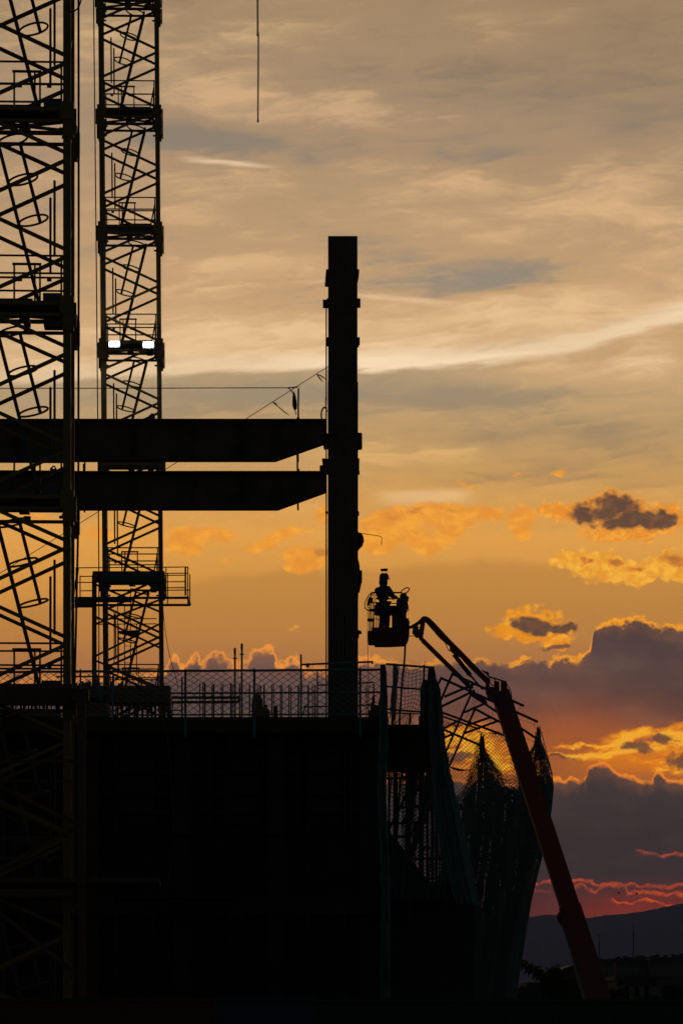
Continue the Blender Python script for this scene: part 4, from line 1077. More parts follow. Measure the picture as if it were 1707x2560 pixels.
m = MB(); m.path(bez([P(1204, 1676, JD - .05), P(1214, 1682, JD - .05), P(1222, 1692, JD - .05), P(1232, 1695, JD - .05), P(1262, 1704, JD - .05)]), .022); m.build('hydraulic_hose', M_black, jib)
m = MB(); m.path(bez([P(1225, 1690, JD - .05), P(1222, 1700, JD - .05), P(1230, 1714, JD - .05), P(1238, 1708, JD - .05), P(1234, 1696, JD - .05)]), .014); m.build('hydraulic_hose', M_black, jib)
m = MB(); m.path(bez([P(1262, 1702, JD - .05), P(1270, 1716, JD - .05), P(1277, 1730, JD - .05), P(1278, 1744, JD - .05)]), .013); m.build('hydraulic_hose', M_black, jib)
m = MB(); m.path(bez([P(1210, 1683, JD - .04), P(1216, 1680, JD - .04), P(1222, 1686, JD - .04)]), .02); m.build('hydraulic_hose', M_black, jib)
# the knuckle at the top of the main boom
kn = path_poly('knuckle', [(1213, 1700), (1224, 1698), (1223, 1716), (1236, 1718), (1247, 1735), (1246, 1760), (1232, 1752), (1219, 1750), (1218, 1738), (1214, 1730)], JD - .05, .3, M_red)
path_poly('knuckle_plate', [(1235, 1701), (1247, 1704), (1249, 1740), (1238, 1738), (1235, 1722)], JD - .08, .36, M_red, kn)
path_poly('knuckle_plate', [(1252, 1702), (1265, 1702), (1268, 1722), (1268, 1740), (1252, 1742)], JD - .08, .36, M_red, kn)
path_poly('knuckle_plate', [(1176, 1725), (1190, 1733), (1206, 1744), (1214, 1748), (1216, 1757), (1207, 1757), (1196, 1748), (1180, 1735)], JD + .04, .2, M_red, kn)
def boom_section(name, a, b, wa, wb, dep):
    (ax, ay, aD), (bx, by, bD) = a, b
    pa, pb = P(ax, ay, aD), P(bx, by, bD); m = MB(); m.bar(pa, pb, wa, dep, None, wb, dep); return m, name
m, n = boom_section('main_boom', (1253, 1742, JD + .1), (1431, 2290, 84.6), .475, .475, .42)
main = m.build(n, M_red, lift)
m = MB(); m.bar(P(1426, 2282, 84.7), P(1540, 2640, 80.8), .56, .50); m.build('boom_sleeve', M_red, lift)
m = MB(); m.ball(P(1402, 2292, 84.4), .12, .1, .14); m.bar(P(1400, 2284, 84.4), P(1422, 2290, 84.4), .16); m.bar(P(1398, 2300, 84.4), P(1408, 2314, 84.4), .11); lug = m.build('cylinder_lug', M_red, lift)
m = MB(); m.tube(P(1405, 2308, 84.2), P(1441, 2420, 83.0), .04, 8); m.tube(P(1441, 2420, 83.0), P(1490, 2600, 81), .075, 8); m.build('lift_cylinder', M_plate, lug)
m = MB(); q = P(1540, 2640, 80.8); m.box((q.x - .9, q.y - .7, .95), (q.x + 1.3, q.y + .7, q.z + .25)); m.box((q.x - 1.4, q.y - 1.1, .45), (q.x + 1.5, q.y + 1.1, .94))
m.build('chassis', M_grey, lift)
for ex in (-1.0, 1.1):
    for ey in (-1.05, 1.05):
        m = MB(); m.tube((q.x + ex, q.y + ey - .16, .46), (q.x + ex, q.y + ey + .16, .46), .46, 20); m.build('wheel', M_black, lift)
# lines that hang from the basket to the roof
m = MB(); m.path(bez([P(1013, 1606, BD - .3), P(1010, 1660, BD - .3), P(1004, 1720, BD - .3), P(999, 1790, BD - .3), P(997, 1822, BD - .3)]), .030)
solo(m, 'supply_hose', M_black, 'thick hose hanging from the basket behind the right guard panel', 'hose')
m = MB(); m.path(bez([P(919, 1520, B0), P(918.5, 1585, B0), P(919, 1630, B0), P(920.5, 1675, B0), P(921, 1720, B0)]), .0085)
solo(m, 'hand_line', M_rope, 'thin rope hanging from the left side of the lift basket', 'rope')
# ------------------------------------------------------------------ the unfinished building
FD = 62.0                       # distance of its front edge
SLAB = P(0, 1791, FD).z         # top of the roof slab
XL, XR = P(-700, 0, FD).x, P(962, 0, FD).x
bld = thing('unfinished_building', 'dark unfinished concrete building with a guarded flat roof', 'building', ((XL + XR) / 2, FD + 8, 0))
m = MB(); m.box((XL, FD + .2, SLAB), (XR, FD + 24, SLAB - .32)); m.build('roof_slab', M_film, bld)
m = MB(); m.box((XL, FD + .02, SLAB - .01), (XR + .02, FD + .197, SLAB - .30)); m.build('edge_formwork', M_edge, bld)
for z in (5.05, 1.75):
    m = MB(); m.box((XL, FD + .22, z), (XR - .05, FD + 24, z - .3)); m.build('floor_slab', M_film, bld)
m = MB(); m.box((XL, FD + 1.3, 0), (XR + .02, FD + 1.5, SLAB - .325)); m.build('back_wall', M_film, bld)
x = XR - .30
while x > XL:
    m = MB(); m.box((x - .16, FD + .45, 0), (x + .16, FD + .8, 1.445)); m.box((x - .16, FD + .45, 1.755), (x + .16, FD + .8, 4.745)); m.box((x - .16, FD + .45, 5.055), (x + .16, FD + .8, SLAB - .325))
    m.build('column', M_film, bld); x -= 1.72
# shuttering panels left standing on the top storey, with their walings
for k, x0 in enumerate((160, 300, 448, 560, 668, 770, 870)):
    m = MB(); a = P(x0, 1850, FD + .9); b = P(x0 + 84, 2060, FD + .9); m.box((a.x, FD + .86, a.z), (b.x, FD + .93, b.z)); m.build('shuttering_panel', M_film, bld)
m = MB()
for y in (1880, 1930, 1985, 2030): m.bar(P(160, y, FD + .80), P(955, y, FD + .80), .06, .08)
m.build('waling', M_film, bld)

# a light scaffold against the street front
fs_ = thing('facade_scaffold', 'faint tube scaffold standing against the dark building front', 'scaffold', (P(560, 0, FD - .8).x, FD - .8, 0))
for x in (292, 383, 476, 577, 672, 770, 862):
    m = MB(); m.tube(P(x, 1836 + (x * 13 % 60), FD - .6), P(x, 2860, FD - .6), .018, 6); m.build('standard', M_black, fs_)
for y, x0, x1 in ((1930, 270, 880), (2090, 270, 900), (2232, 210, 930), (2250, 210, 930), (2410, 270, 930)):
    m = MB(); m.tube(P(x0, y, FD - .63), P(x1, y - 2, FD - .63), .017, 6); m.build('ledger', M_black, fs_)
for a, b in (((292, 2250), (383, 2090)), ((577, 2250), (672, 2410)), ((770, 2090), (862, 1930))):
    m = MB(); m.tube(P(*a, FD - .56), P(*b, FD - .56), .016, 6); m.build('diagonal_brace', M_black, fs_)
for y, x0, x1 in ((2240, 286, 590), (2404, 480, 872), (2084, 380, 700)):
    m = MB(); rect(m, x0, y, x1, y + 5, FD - .95, .7); m.build('plank', M_black, fs_)
m = MB(); m.path(bez([P(404, 1792, FD - .3), P(418, 1840, FD - .35), P(430, 1960, FD - .3), P(434, 2080, FD - .35), P(424, 2190, FD - .3), P(414, 2230, FD - .3)]), .010, 5)
solo(m, 'drooping_rope', M_rope, 'thin rope drooping down the dark building front at left', 'rope')

# props and the deck of timber on the left of the roof
deck = thing('formwork_deck', 'low dark timber deck on props behind the guard net at left', 'deck', P(60, 1791, FD + 2))
m = MB(); a = P(-500, 1714, FD + 1.2); b = P(426, 1756, FD + 1.2); m.box((a.x, a.y, a.z), (b.x, b.y + .5, b.z)); m.build('timber_deck', M_wood, deck)
m = MB(); rect(m, 178, 1742, 274, 1800, FD + 1.2, .3); m.build('side_panel', M_wood, deck)
m = MB(); rect(m, -500, 1774, 152, 1795, FD + .9, .3); m.build('kickboard', M_wood, deck)
rnd = random.Random(4)
for k in range(46):
    x = -6 + k * 9.8 + rnd.uniform(-3, 3)
    if 152 < x < 276: continue
    m = MB(); m.bar(P(x, 1755, FD + 1.3 + rnd.random() * .3), P(x + rnd.uniform(-2, 2), 1794, FD + 1.3 + rnd.random() * .3), rnd.uniform(.02, .055)); m.build('prop', M_rust, deck)
m = MB()
for a, b in (((352, 1762), (388, 1786)), ((300, 1786), (330, 1768)), ((332, 1764), (352, 1770)), ((372, 1768), (398, 1760))): m.bar(P(*a, FD + 1.6), P(*b, FD + 1.6), .05)
m.build('loose_board', M_wood, deck)
m = MB()
for x in (191, 200, 207, 214, 219, 225, 271, 279, 299, 306): m.bar(P(x, 1703 + (x * 7 % 9), FD + 1.6), P(x, 1716, FD + 1.6), .05)
rect(m, 352, 1693, 356, 1716, FD + 1.5, .05)
m.build('upstand', M_wood, deck)
m = MB()
for y in (1744, 1756): m.bar(P(408, y, FD + 3.2), P(600, y - (0 if y < 1750 else 1), FD + 3.2), .05)
m.bar(P(590, 1757, FD + 3.2), P(601, 1747, FD + 3.2), .04); m.bar(P(428, 1776, FD + 3.3), P(455, 1776, FD + 3.3), .02)
solo(m, 'timber_beam', M_wood, 'pair of level timber beams behind the guard net', 'beam')
m = MB(); m.bar(P(422, 1757, FD + 3.0), P(422, 1800, FD + 3.0), .065); solo(m, 'timber_prop', M_wood, 'stout rusty prop under the left ends of the timber beams', 'prop')
m = MB(); m.bar(P(455.5, 1693, FD + 3.1), P(455.5, 1800, FD + 3.1), .035); solo(m, 'steel_prop', M_galv, 'slim upright steel prop left of the timber beams', 'prop')

# ------------------------------------------------------------------ edge protection with its net
def strands(segs, r, m):
    """three-sided cords along many short segments"""
    for a, b in segs:
        d = b - a
        if d.length < 1e-6: continue
        p, q = MB.frame(d); k = len(m.v)
        for c in (a, b):
            for t in (0.0, 2.0944, 4.18879): m.v.append(tuple(c + p * (r * math.cos(t)) + q * (r * math.sin(t))))
        m.f += [(k, k + 1, k + 4, k + 3), (k + 1, k + 2, k + 5, k + 4), (k + 2, k, k + 3, k + 5)]
def net_mesh(fn, nu, nv, r, diamond=True, skip=0.0, rnd=random.Random(2)):
    pts = {}
    for j in range(nv + 1):
        for i in range(nu + 1):
            u = (i + (.5 if diamond and j % 2 else 0)) / nu
            pts[i, j] = fn(min(1.0, u), j / nv)
    segs = []
    for j in range(nv):
        for i in range(nu + 1):
            if diamond:
                o = i if j % 2 == 0 else i + 1
                for k in (o - 1, o):
                    if 0 <= k <= nu and rnd.random() >= skip and pts[i, j] is not None and pts[k, j + 1] is not None: segs.append((pts[i, j], pts[k, j + 1]))
            else:
                if rnd.random() >= skip and pts[i, j] is not None and pts[i, j + 1] is not None: segs.append((pts[i, j], pts[i, j + 1]))
                if i < nu and rnd.random() >= skip and pts[i, j] is not None and pts[i + 1, j] is not None: segs.append((pts[i, j], pts[i + 1, j]))
    m = MB(); strands(segs, r, m); return m

guard = thing('edge_guardrail', 'long roof edge guardrail of tubes hung with a diamond mesh net', 'guardrail', P(400, 1791, FD))
def ry(x, k): return (1677.5, 1733.5, 1787)[k] + (x - 400) * (-.0062, -.005, -.003)[k]
for k in range(3):
    m = MB(); pts = []
    for x in range(-120, 966, 40): pts.append(P(x, ry(x, k) + .5 * math.sin(x * .05 + k), FD))
    m.path(pts, (.023, .018, .016)[k], 7); m.build('rail', M_galv, guard)
for x in (-40, 178, 202, 464, 636, 900, 958):
    m = MB(); m.bar(P(x, ry(x, 0) - 4, FD + .04), P(x, 1842, FD + .04), .044 if x != 202 else .03, .05); m.tube(P(x, ry(x, 0) - 8, FD + .04), P(x, ry(x, 0), FD + .04), .006); m.build('post', M_galv, guard)
rg = random.Random(11)
wob = [rg.uniform(-1, 1) for _ in range(400)]
def fence_fn(u, v):
    x = -60 + u * 1018
    y0 = ry(x, 0); y1 = ry(x, 2)
    sag = 2.2 * math.sin(x * .021) * math.sin(math.pi * v) + 1.2 * wob[int(u * 130)] * math.sin(math.pi * v)
    return P(x + 2.5 * math.sin(x * .013 + v * 3), y0 + 1 + (y1 - y0 - 1) * v + sag, FD - .02 + .03 * math.sin(x * .03 + v * 2))
net_mesh(fence_fn, 45, 14, .0060).build('safety_net', M_net, guard)
m = MB()
for x in range(-50, 960, 9):
    y = ry(x, 0); m.ball(P(x + rg.uniform(-3, 3), y + rg.uniform(-.6, 1.5), FD), .014, .02, rg.uniform(.012, .024), 6, 4)
m.build('knotted_border', M_net, guard)
# a bunch of slack net at the left end of the long guard and at its corner post
m = MB()
for k in range(34):
    x = 244 + rg.uniform(-4, 6); m.path(bez([P(x, 1688 + rg.uniform(0, 6), FD - .05), P(x + rg.uniform(-2, 4), 1712, FD - .06), P(x + rg.uniform(3, 16), 1738 + rg.uniform(-10, 20), FD - .05)], 3), .008, 4)
m.build('slack_net', M_netd, guard)
m = MB(); m.bar(P(284, 1686, FD - .03), P(282, 1800, FD - .03), .04, .05); m.tube(P(140, 1692, FD + .1), P(272, 1691, FD + .1), .018); m.bar(P(270, 1690, FD + .1), P(268, 1800, FD + .1), .028); m.build('brace_tube', M_galv, guard)

# starter bars on the roof
pts = [(500, 1708, 3), (508, 1705, 3), (512.5, 1707, 5), (530.5, 1711, 3), (534.5, 1711, 5), (553.5, 1710, 3), (558, 1710, 3), (577.5, 1709, 5), (582, 1710, 3), (599.5, 1711, 4), (624, 1711, 4), (643.5, 1711, 3), (648.5, 1711, 3), (652, 1713, 3),
       (660.5, 1711, 4.5), (679.5, 1711, 3.5), (684, 1711, 3), (701.5, 1711, 3.5), (705.5, 1713, 3), (722.5, 1711, 3), (727.5, 1714, 3), (746, 1713, 4.5), (770.5, 1713, 4.5), (781, 1714, 3), (787.5, 1714, 4), (916, 1712, 3), (921, 1716, 3), (934, 1710, 4)]
for x, y, w in pts:
    m = MB(); D = FD + 4 + rg.uniform(-.2, .2); m.tube(P(x, y, D), P(x + rg.uniform(-.6, .6), 1850, D), w / 2 / (FPX / D) * 1.0, 6)
    solo(m, 'starter_bar', M_rust, 'thin steel starter bar standing on the roof behind the guard net', 'rebar', 'starter bars standing on the roof')
def standard(label, x, y0, col_y):
    D = FD + 2.2; t = thing('scaffold_tube', label, 'tube', P(x, 1816, D), 'scaffold tubes standing on the roof')
    m = MB(); m.tube(P(x, y0, D), P(x, 1816, D), .019, 8); m.build('tube', M_galv, t)
    if col_y:
        m = MB(); m.tube(P(x, col_y + 1.2, D), P(x, col_y - 1.2, D), .046, 10); m.build('collar', M_galv, t)
        m = MB(); m.tube(P(x, y0 + 1, D), P(x, y0 + 17, D), .023, 8); m.build('spigot', M_rust, t)
standard('shorter one of the two scaffold tubes standing left of the column', 587.5, 1620, 1646)
standard('taller one of the two scaffold tubes standing left of the column', 604.8, 1609, 1635.5)
standard('scaffold tube at the left end of the level tube by the column', 752.5, 1636, None)
t = thing('level_tube', 'level scaffold tube passing in front of the column foot', 'tube', P(845, 1661, FD + 1.5))
m = MB(); m.tube(P(753, 1661.5, FD + 1.5), P(932, 1654.5, FD + 1.5), .020, 8); m.build('tube', M_galv, t)
m = MB(); m.box(P(766, 1658, FD + 1.45), P(772, 1669, FD + 1.58)); m.ball(P(769, 1664, FD + 1.44), .03); m.build('coupler', M_rust, t)
m = MB(); m.box(P(928, 1652, FD + 1.46), P(932.5, 1660, FD + 1.56)); m.build('coupler', M_rust, t)
m = MB()
for a, b in (((793.5, 1680), (793.5, 1800)), ((793, 1713), (822, 1712)), ((758, 1767), (822, 1766)), ((890, 1708), (934, 1706)), ((890, 1764), (936, 1762)), ((756, 1785), (766, 1762)), ((750, 1717), (758, 1716))): m.bar(P(*a, FD + 1.1), P(*b, FD + 1.1), .026)
solo(m, 'tube_frame', M_galv, 'low frame of tubes around the column foot behind the net', 'frame')
def heap_of(name, label, outl, D, dep, m_):
    m = MB(); m.plate([P(x, y, D) for x, y in outl], dep); solo(m, name, m_, label, 'stack')
heap_of('panel_stack', 'ragged upright stack of panels on the roof between starter bars', [(629, 1800), (629, 1758), (632, 1742), (635, 1738), (640, 1735), (650, 1737), (652, 1746), (656, 1745), (656, 1762), (659, 1768), (664, 1760), (668, 1763), (669, 1772), (674, 1775), (675, 1800)], FD + 2.6, .5, M_wood)
heap_of('sack_stack', 'small stepped stack on the roof right of the panel stack', [(684, 1800), (684, 1770), (687, 1763), (690, 1764), (694, 1764), (694, 1800)], FD + 2.6, .4, M_wood)
heap_of('tall_stack', 'dark upright stack in the roof corner beside the corner net', [(922, 1800), (922, 1776), (926, 1774), (926, 1756), (930, 1755), (930, 1740), (937, 1740), (937, 1762), (946, 1763), (946, 1752), (953, 1750), (953, 1741), (962, 1741), (962, 1800)], FD + 1.3, .5, M_wood)

# ------------------------------------------------------------------ right corner: second guard, scaffold stair, hanging nets
g2 = thing('corner_guardrail', 'short guard panel with a torn net at the right roof corner', 'guardrail', P(1025, 1812, FD + 1))
GD = FD + 1.0
for y0, y1, x0, x1, r in ((1660, 1669, 964, 1086, .022), (1716, 1724, 964, 1062, .018), (1772.5, 1780, 964, 1052, .018), (1782, 1785, 964, 1050, .012)):
    m = MB(); m.tube(P(x0, y0, GD), P(x1, y1, GD), r, 7); m.build('rail', M_galv, g2)
m = MB(); m.bar(P(1059.5, 1662, GD + .04), P(1058, 1800, GD + .04), .036, .05); m.tube(P(1062, 1652, GD + .04), P(1061, 1664, GD + .04), .005); m.build('post', M_galv, g2)
m = MB(); m.bar(P(986.5, 1659, GD + .05), P(981, 1812, GD + .05), .052, .05); m.build('post', M_galv, g2)
m = MB(); m.bar(P(1025, 1782, GD + .05), P(1024, 1810, GD + .05), .04); m.build('post', M_galv, g2)
def g2_fn(u, v):
    x = 986 + u * (88 - 16 * v); y = 1664 + 6 * u + v * (112 - 0 * u)
    return P(x - 6 * v * u + 3 * math.sin(y * .05 + u * 4), y + 5 * math.sin(u * math.pi) * (1 - v) - 4 * math.sin(u * 9 + v * 3), GD - .04 + .05 * math.sin(u * 7 + v * 4))
net_mesh(g2_fn, 9, 11, .0055, False).build('safety_net', M_net, g2)
def g3_fn(u, v): return P(982 + u * 48 + 3 * math.sin(u * 11 + v * 9), 1780 + v * 32 + 2.5 * math.sin(u * 17), GD - .05 + .04 * math.sin(u * 20 + v * 11))
net_mesh(g3_fn, 11, 8, .0045, True).build('tangled_net', M_net, g2)
m = MB()
for k in range(60):
    x = 987 + rg.uniform(-4, 3) ; x2 = 981 + rg.uniform(-7, 9)
    m.path(bez([P(x + rg.uniform(-1, 4), 1662 + rg.uniform(-3, 6), GD - .03), P(x + rg.uniform(-3, 7), 1690 + rg.uniform(-8, 8), GD - .06), P((x + x2) / 2 + rg.uniform(-4, 5), 1735, GD - .06), P(x2, 1800 + rg.uniform(-30, 15), GD - .05)], 4), .007, 4)
m.build('gathered_net', M_netd, g2)

def bunched(name, label, left, right, y0, y1, D, dep, folds, group=None, seed=1, top_cut=0):
    """a net gathered into a heavy fold: a corrugated, tapering curtain of net cord"""
    r_ = random.Random(seed); t = thing(name, label, 'net', P((interp(left, y1) + interp(right, y1)) / 2, y1, D), group)
    nu = folds * 8; nv = 60; m = MB(); ph = [r_.uniform(0, 6.28) for _ in range(8)]
    for j in range(nv + 1):
        v = j / nv; y = y0 + (y1 - y0) * v; L = interp(left, y); Rr = interp(right, y)
        for side in (0, 1):
            for i in range(nu + 1):
                u = i / nu
                x = L + (Rr - L) * u + 1.2 * math.sin(y * .11 + u * 9 + ph[0]) + .8 * math.sin(y * .31 + ph[1] + u * 30)
                w = math.sin(u * folds * 2 * math.pi + ph[2] + .5 * math.sin(v * 5 + ph[3])) * .6 + math.sin(u * folds * 3.3 * math.pi + v * 3 + ph[4]) * .4
                e = math.sin(math.pi * u) ** .5
                m.v.append(tuple(P(x, y + 2 * math.sin(u * 40 + ph[5]), D + dep * (.25 * w) * e + (dep * .6 * e if side else -dep * .2 * e))))
    n1 = nu + 1
    for j in range(nv):
        for i in range(nu):
            a = (2 * j) * n1 + i; b = (2 * j + 2) * n1 + i
            m.f.append((a, a + 1, b + 1, b)); a += n1; b += n1; m.f.append((a + 1, a, b, b + 1))
        for i in (0, nu):
            a = (2 * j) * n1 + i; b = (2 * j + 2) * n1 + i; m.f.append((a, b, b + n1, a + n1))
    m.build('gathered_folds', M_net, t, True)
    m = MB()
    for k in range(folds * 5):
        u = r_.random(); pts = []
        for j in range(0, 25):
            v = j / 24; y = y0 + (y1 - y0) * v; L = interp(left, y); Rr = interp(right, y); pts.append(P(L + (Rr - L) * (u + .05 * math.sin(v * 7 + k)) + r_.uniform(-1, 1), y, D - dep * .45))
        m.path(pts, .006, 4)
    for k in range(folds * 6):
        u = r_.random(); y = y0 + (y1 - y0) * r_.random() ** 1.4; e = r_.choice((left, right)); x = interp(e, y)
        m.path(bez([P(x, y, D), P(x + r_.uniform(-4, 4), y + 6, D), P(x, y + 14, D)], 2), .006, 4)
    m.build('loose_cords', M_netd, t)
    return t
bunched('gathered_net', 'narrow net gathered down the building corner beside the long guardrail', [(1660, 950), (1700, 950), (1800, 948), (2000, 944), (2230, 952), (2600, 950)], [(1660, 964), (1700, 966), (1740, 968), (1800, 970), (2000, 966), (2230, 975), (2600, 972)], 1661, 2600, FD - .12, .18, 3, 'nets gathered into heavy folds', 3)
bunched('gathered_net', 'heavy pale net sweeping down right of the corner guard panel', [(1672, 1080), (1690, 1074), (1720, 1071), (1800, 1070), (1950, 1080), (2100, 1096), (2230, 1130), (2260, 1140)],
        [(1672, 1085), (1690, 1089), (1705, 1094), (1722, 1100), (1780, 1106), (1850, 1112), (1930, 1126), (2000, 1143), (2090, 1164), (2200, 1186), (2260, 1196)], 1673, 2260, FD + .9, .3, 4, 'nets gathered into heavy folds', 5)
# the scaffold stair in the corner, half boarded
st = thing('scaffold_stair', 'boarded scaffold stair tower at the right corner of the building', 'scaffold', P(1025, 2560, FD + 2.2))
SD = FD + 1.3
m = MB()
m.plate([P(x, y, SD) for x, y in ((964, 1811), (1050, 1811), (1050, 1722), (1056, 1700), (1068, 1700), (1070, 1668), (1082, 1668), (1086, 1700), (1086, 1930), (964, 1930))], .06)
m.build('cladding_panel', M_edge, st)
m = MB(); m.plate([P(x, y, SD + .5) for x, y in ((964, 2068), (990, 2098), (1020, 2140), (1050, 2178), (1072, 2204), (1186, 2196), (1186, 2700), (964, 2700))], .1); m.build('lower_boarding', M_film, st)
for x in (972, 985, 991, 1019, 1023, 1052):
    m = MB(); m.bar(P(x, 1928, SD + .3 + (x % 3) * .3), P(x, 2300, SD + .3 + (x % 3) * .3), .045 if x != 1019 else .10); m.build('standard', M_rust, st)
for x in (1068, 1090):
    m = MB(); m.bar(P(x, 1800, SD + 1.2), P(x, 2560, SD + 1.2), .05); m.build('standard', M_rust, st)
for y, x0, x1 in ((1946, 966, 1070), (1976, 1024, 1066), (2018, 990, 1060), (2058, 966, 1064), (2092, 990, 1020), (2147, 1030, 1106), (2196, 1050, 1096)):
    m = MB(); m.bar(P(x0, y, SD + .5), P(x1, y - 1, SD + .5), .05); m.build('ledger', M_rust, st)
for a, b in (((968, 2080), (1046, 1930)), ((990, 2062), (1004, 1930)), ((1004, 2066), (1060, 1930)), ((1030, 2140), (1076, 2010)), ((1045, 2060), (1072, 1985)), ((1016, 2110), (1056, 2030))):
    m = MB(); m.bar(P(*a, SD + .9), P(*b, SD + .9), .045); m.build('diagonal_brace', M_rust, st)
for k in range(7):
    m = MB(); m.box(P(968, 1934 + k * 4.5, SD + 1.1), P(1000 + (k * 37 % 14), 1936 + k * 4.5, SD + 1.3)); m.build('stair_tread', M_wood, st)
def st_fn(u, v):
    x = 966 + u * 150 + 3 * math.sin(v * 9 + u * 30); y = 1928 + v * 320
    return P(x + 4 * math.sin(u * 46 + v * 2), y + 3 * math.sin(u * 60), SD + .1 + .1 * math.sin(u * 46))
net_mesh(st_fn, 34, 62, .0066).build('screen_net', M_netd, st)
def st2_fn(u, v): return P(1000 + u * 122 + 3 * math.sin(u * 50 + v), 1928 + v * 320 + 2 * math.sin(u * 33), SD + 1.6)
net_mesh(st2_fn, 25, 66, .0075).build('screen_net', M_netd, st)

bunched('gathered_net', 'dark net gathered straight down inside the scaffold stair', [(1920, 1018), (2060, 1012), (2300, 1010)], [(1920, 1050), (1990, 1040), (2080, 1026), (2300, 1022)], 1921, 2290, SD + .75, .12, 2, 'nets gathered into heavy folds', 8)
bunched('gathered_net', 'slanting net gathered across the scaffold stair opening', [(1920, 1064), (2000, 1056), (2080, 1036), (2180, 1008), (2300, 1000)], [(1920, 1092), (1990, 1078), (2050, 1060), (2130, 1034), (2200, 1016), (2300, 1012)], 1921, 2290, SD + .95, .12, 2, 'nets gathered into heavy folds', 9)
# ------------------------------------------------------------------ net outriggers at the far side
tw = thing('scaffold_tower', 'scaffold tower behind the heavy net that carries the net outriggers', 'scaffold', P(1075, 2560, 91))
for x, D in ((1050, 87), (1082, 87), (1056, 94), (1080, 94)):
    m = MB(); m.tube(P(x, 1790, D), P(x, 2790, D), .04, 7); m.build('standard', M_rust, tw)
for D in (87, 94):
    for y in (1800, 1960, 2120, 2280):
        m = MB(); m.tube(P(1048, y, D), P(1084, y, D), .03, 6); m.build('ledger', M_rust, tw)
def gallows(label, bars_, D, w=.062):
    t = thing('net_outrigger', label, 'outrigger', P(bars_[1][2], bars_[1][3], D), 'net outriggers reaching out from the scaffold tower')
    for k, (nm, (x0, y0, x1, y1)) in enumerate(zip(('arm', 'upright', 'strut', 'strut', 'strut'), bars_)):
        m = MB(); dd = .03 * k; m.bar(P(x0, y0, D + dd), P(x1, y1, D + dd), w, .06); m.build(nm, M_blue, t)
    return t
gallows('topmost blue net outrigger, crossing in front of the red boom', [(1131, 1685, 1309, 1765), (1131, 1683, 1050, 1868), (1110, 1742, 1186, 1710)], 87.0)
gallows('second blue net outrigger from the top, its arm end hung with a wire', [(1102, 1695, 1344, 1805), (1103, 1693, 1046, 1823), (1100, 1768, 1186, 1726)], 87.6)
gallows('third net outrigger down, with its arm ending behind the red boom', [(1176, 1736, 1347, 1851), (1177, 1735, 1050, 2028), (1160, 1781, 1217, 1756)], 93.8)
gallows('fourth net outrigger down, a short arm over the glowing cloud', [(1186, 1772, 1262, 1812), (1188, 1770, 1056, 2062), (1173, 1811, 1226, 1793), (1158, 1834, 1245, 1802)], 94.4)
gallows('long low net outrigger ending just left of the red boom', [(1050, 1761, 1259, 1838), (1056, 1800, 1050, 1900), (1100, 1826, 1145, 1802)], 95.0)
gallows('lowest net outrigger, ending at the net peak', [(1050, 1799, 1202, 1864), (1056, 1838, 1052, 1900), (1100, 1848, 1135, 1834)], 95.6)
m = MB(); m.bar(P(1050, 1772, 96), P(1199, 1823, 96), .05); solo(m, 'loose_pole', M_blue, 'thin pole lying along the long low outrigger', 'pole')
m = MB()
for a in ([(1301, 1762), (1299, 1770), (1293, 1780)], [(1336, 1804), (1335, 1812), (1336, 1822)], [(1297, 1798), (1320, 1805), (1337, 1812)], [(1313, 1846), (1328, 1852), (1336, 1856)], [(1190, 1716), (1180, 1760), (1163, 1800)], [(1196, 1722), (1178, 1790), (1168, 1812)], [(1237, 1768), (1222, 1810), (1208, 1842)]):
    m.path([P(x, y, 93) for x, y in a], .0065, 4)
solo(m, 'lashing_wire', M_grey, 'loose tie wires hanging between the outrigger arms', 'wire')

# the nets hung from the outriggers
ND = 97.0
left_e = [(1790, 1100), (1900, 1112), (2600, 1120)]
right_e = [(1828, 1353), (1850, 1358), (1880, 1366), (1930, 1379), (1970, 1383), (2010, 1379), (2060, 1372), (2150, 1352), (2250, 1328), (2370, 1308), (2490, 1289), (2600, 1276)]
hang = thing('hanging_net', 'large diamond mesh safety net hanging in folds from the outriggers', 'net', P(1230, 2600, ND))
top = [(1095, 1796), (1130, 1806), (1200, 1824), (1258, 1834), (1275, 1868), (1300, 1884), (1322, 1868), (1343, 1828), (1350, 1844), (1384, 1930)]
def sheer(u, v):
    xt = 1096 + u * 270; yt = interp(top, xt); y = yt + (2560 - yt) * v
    xr = interp(right_e, y); xl = interp(left_e, y)
    x = xl + (xr - xl) * ((xt - 1096) / 262 if xt < 1358 else 1.0)
    x += 2.5 * math.sin(u * 31 + v * 4) + 1.5 * math.sin(v * 40 + u * 11); y += 4 * math.sin(u * 19 + v * 7)
    if xt > 1360: x = min(x, xr)
    return P(min(x, xr), y, ND + .25 * math.sin(u * 25 + v * 3))
net_mesh(sheer, 29, 150, .0078).build('net_panel', M_net, hang)
def cone(px_, py_, xl0, xr0, seed, pleats, spread=150, D=ND, ybot=2560):
    r_ = random.Random(seed); ph = [r_.uniform(0, 6.28) for _ in range(6)]
    def fn(u, v):
        y = py_ + (ybot - py_) * v ** 1.15
        k = min(1.0, ((y - py_) / spread)) ** .75
        uu = u + (.9 / pleats / 6.28) * 2.4 * math.sin(2 * math.pi * pleats * u + ph[0] + .8 * math.sin(v * 4 + ph[1]))
        uu = min(1.0, max(0.0, uu))
        xb = xl0(y) + (xr0(y) - xl0(y)) * uu
        x = px_ + (xb - px_) * k + 1.5 * math.sin(v * 33 + u * 17 + ph[2])
        y += 5 * math.sin(u * 23 + ph[3]) * min(1, k) + (1 - k) * 2 * math.sin(u * 70)
        return P(min(x, interp(right_e, y)), y, D + .35 * math.sin(2 * math.pi * pleats * u + ph[4]) + .1 * math.sin(v * 20 + u * 9))
    return fn
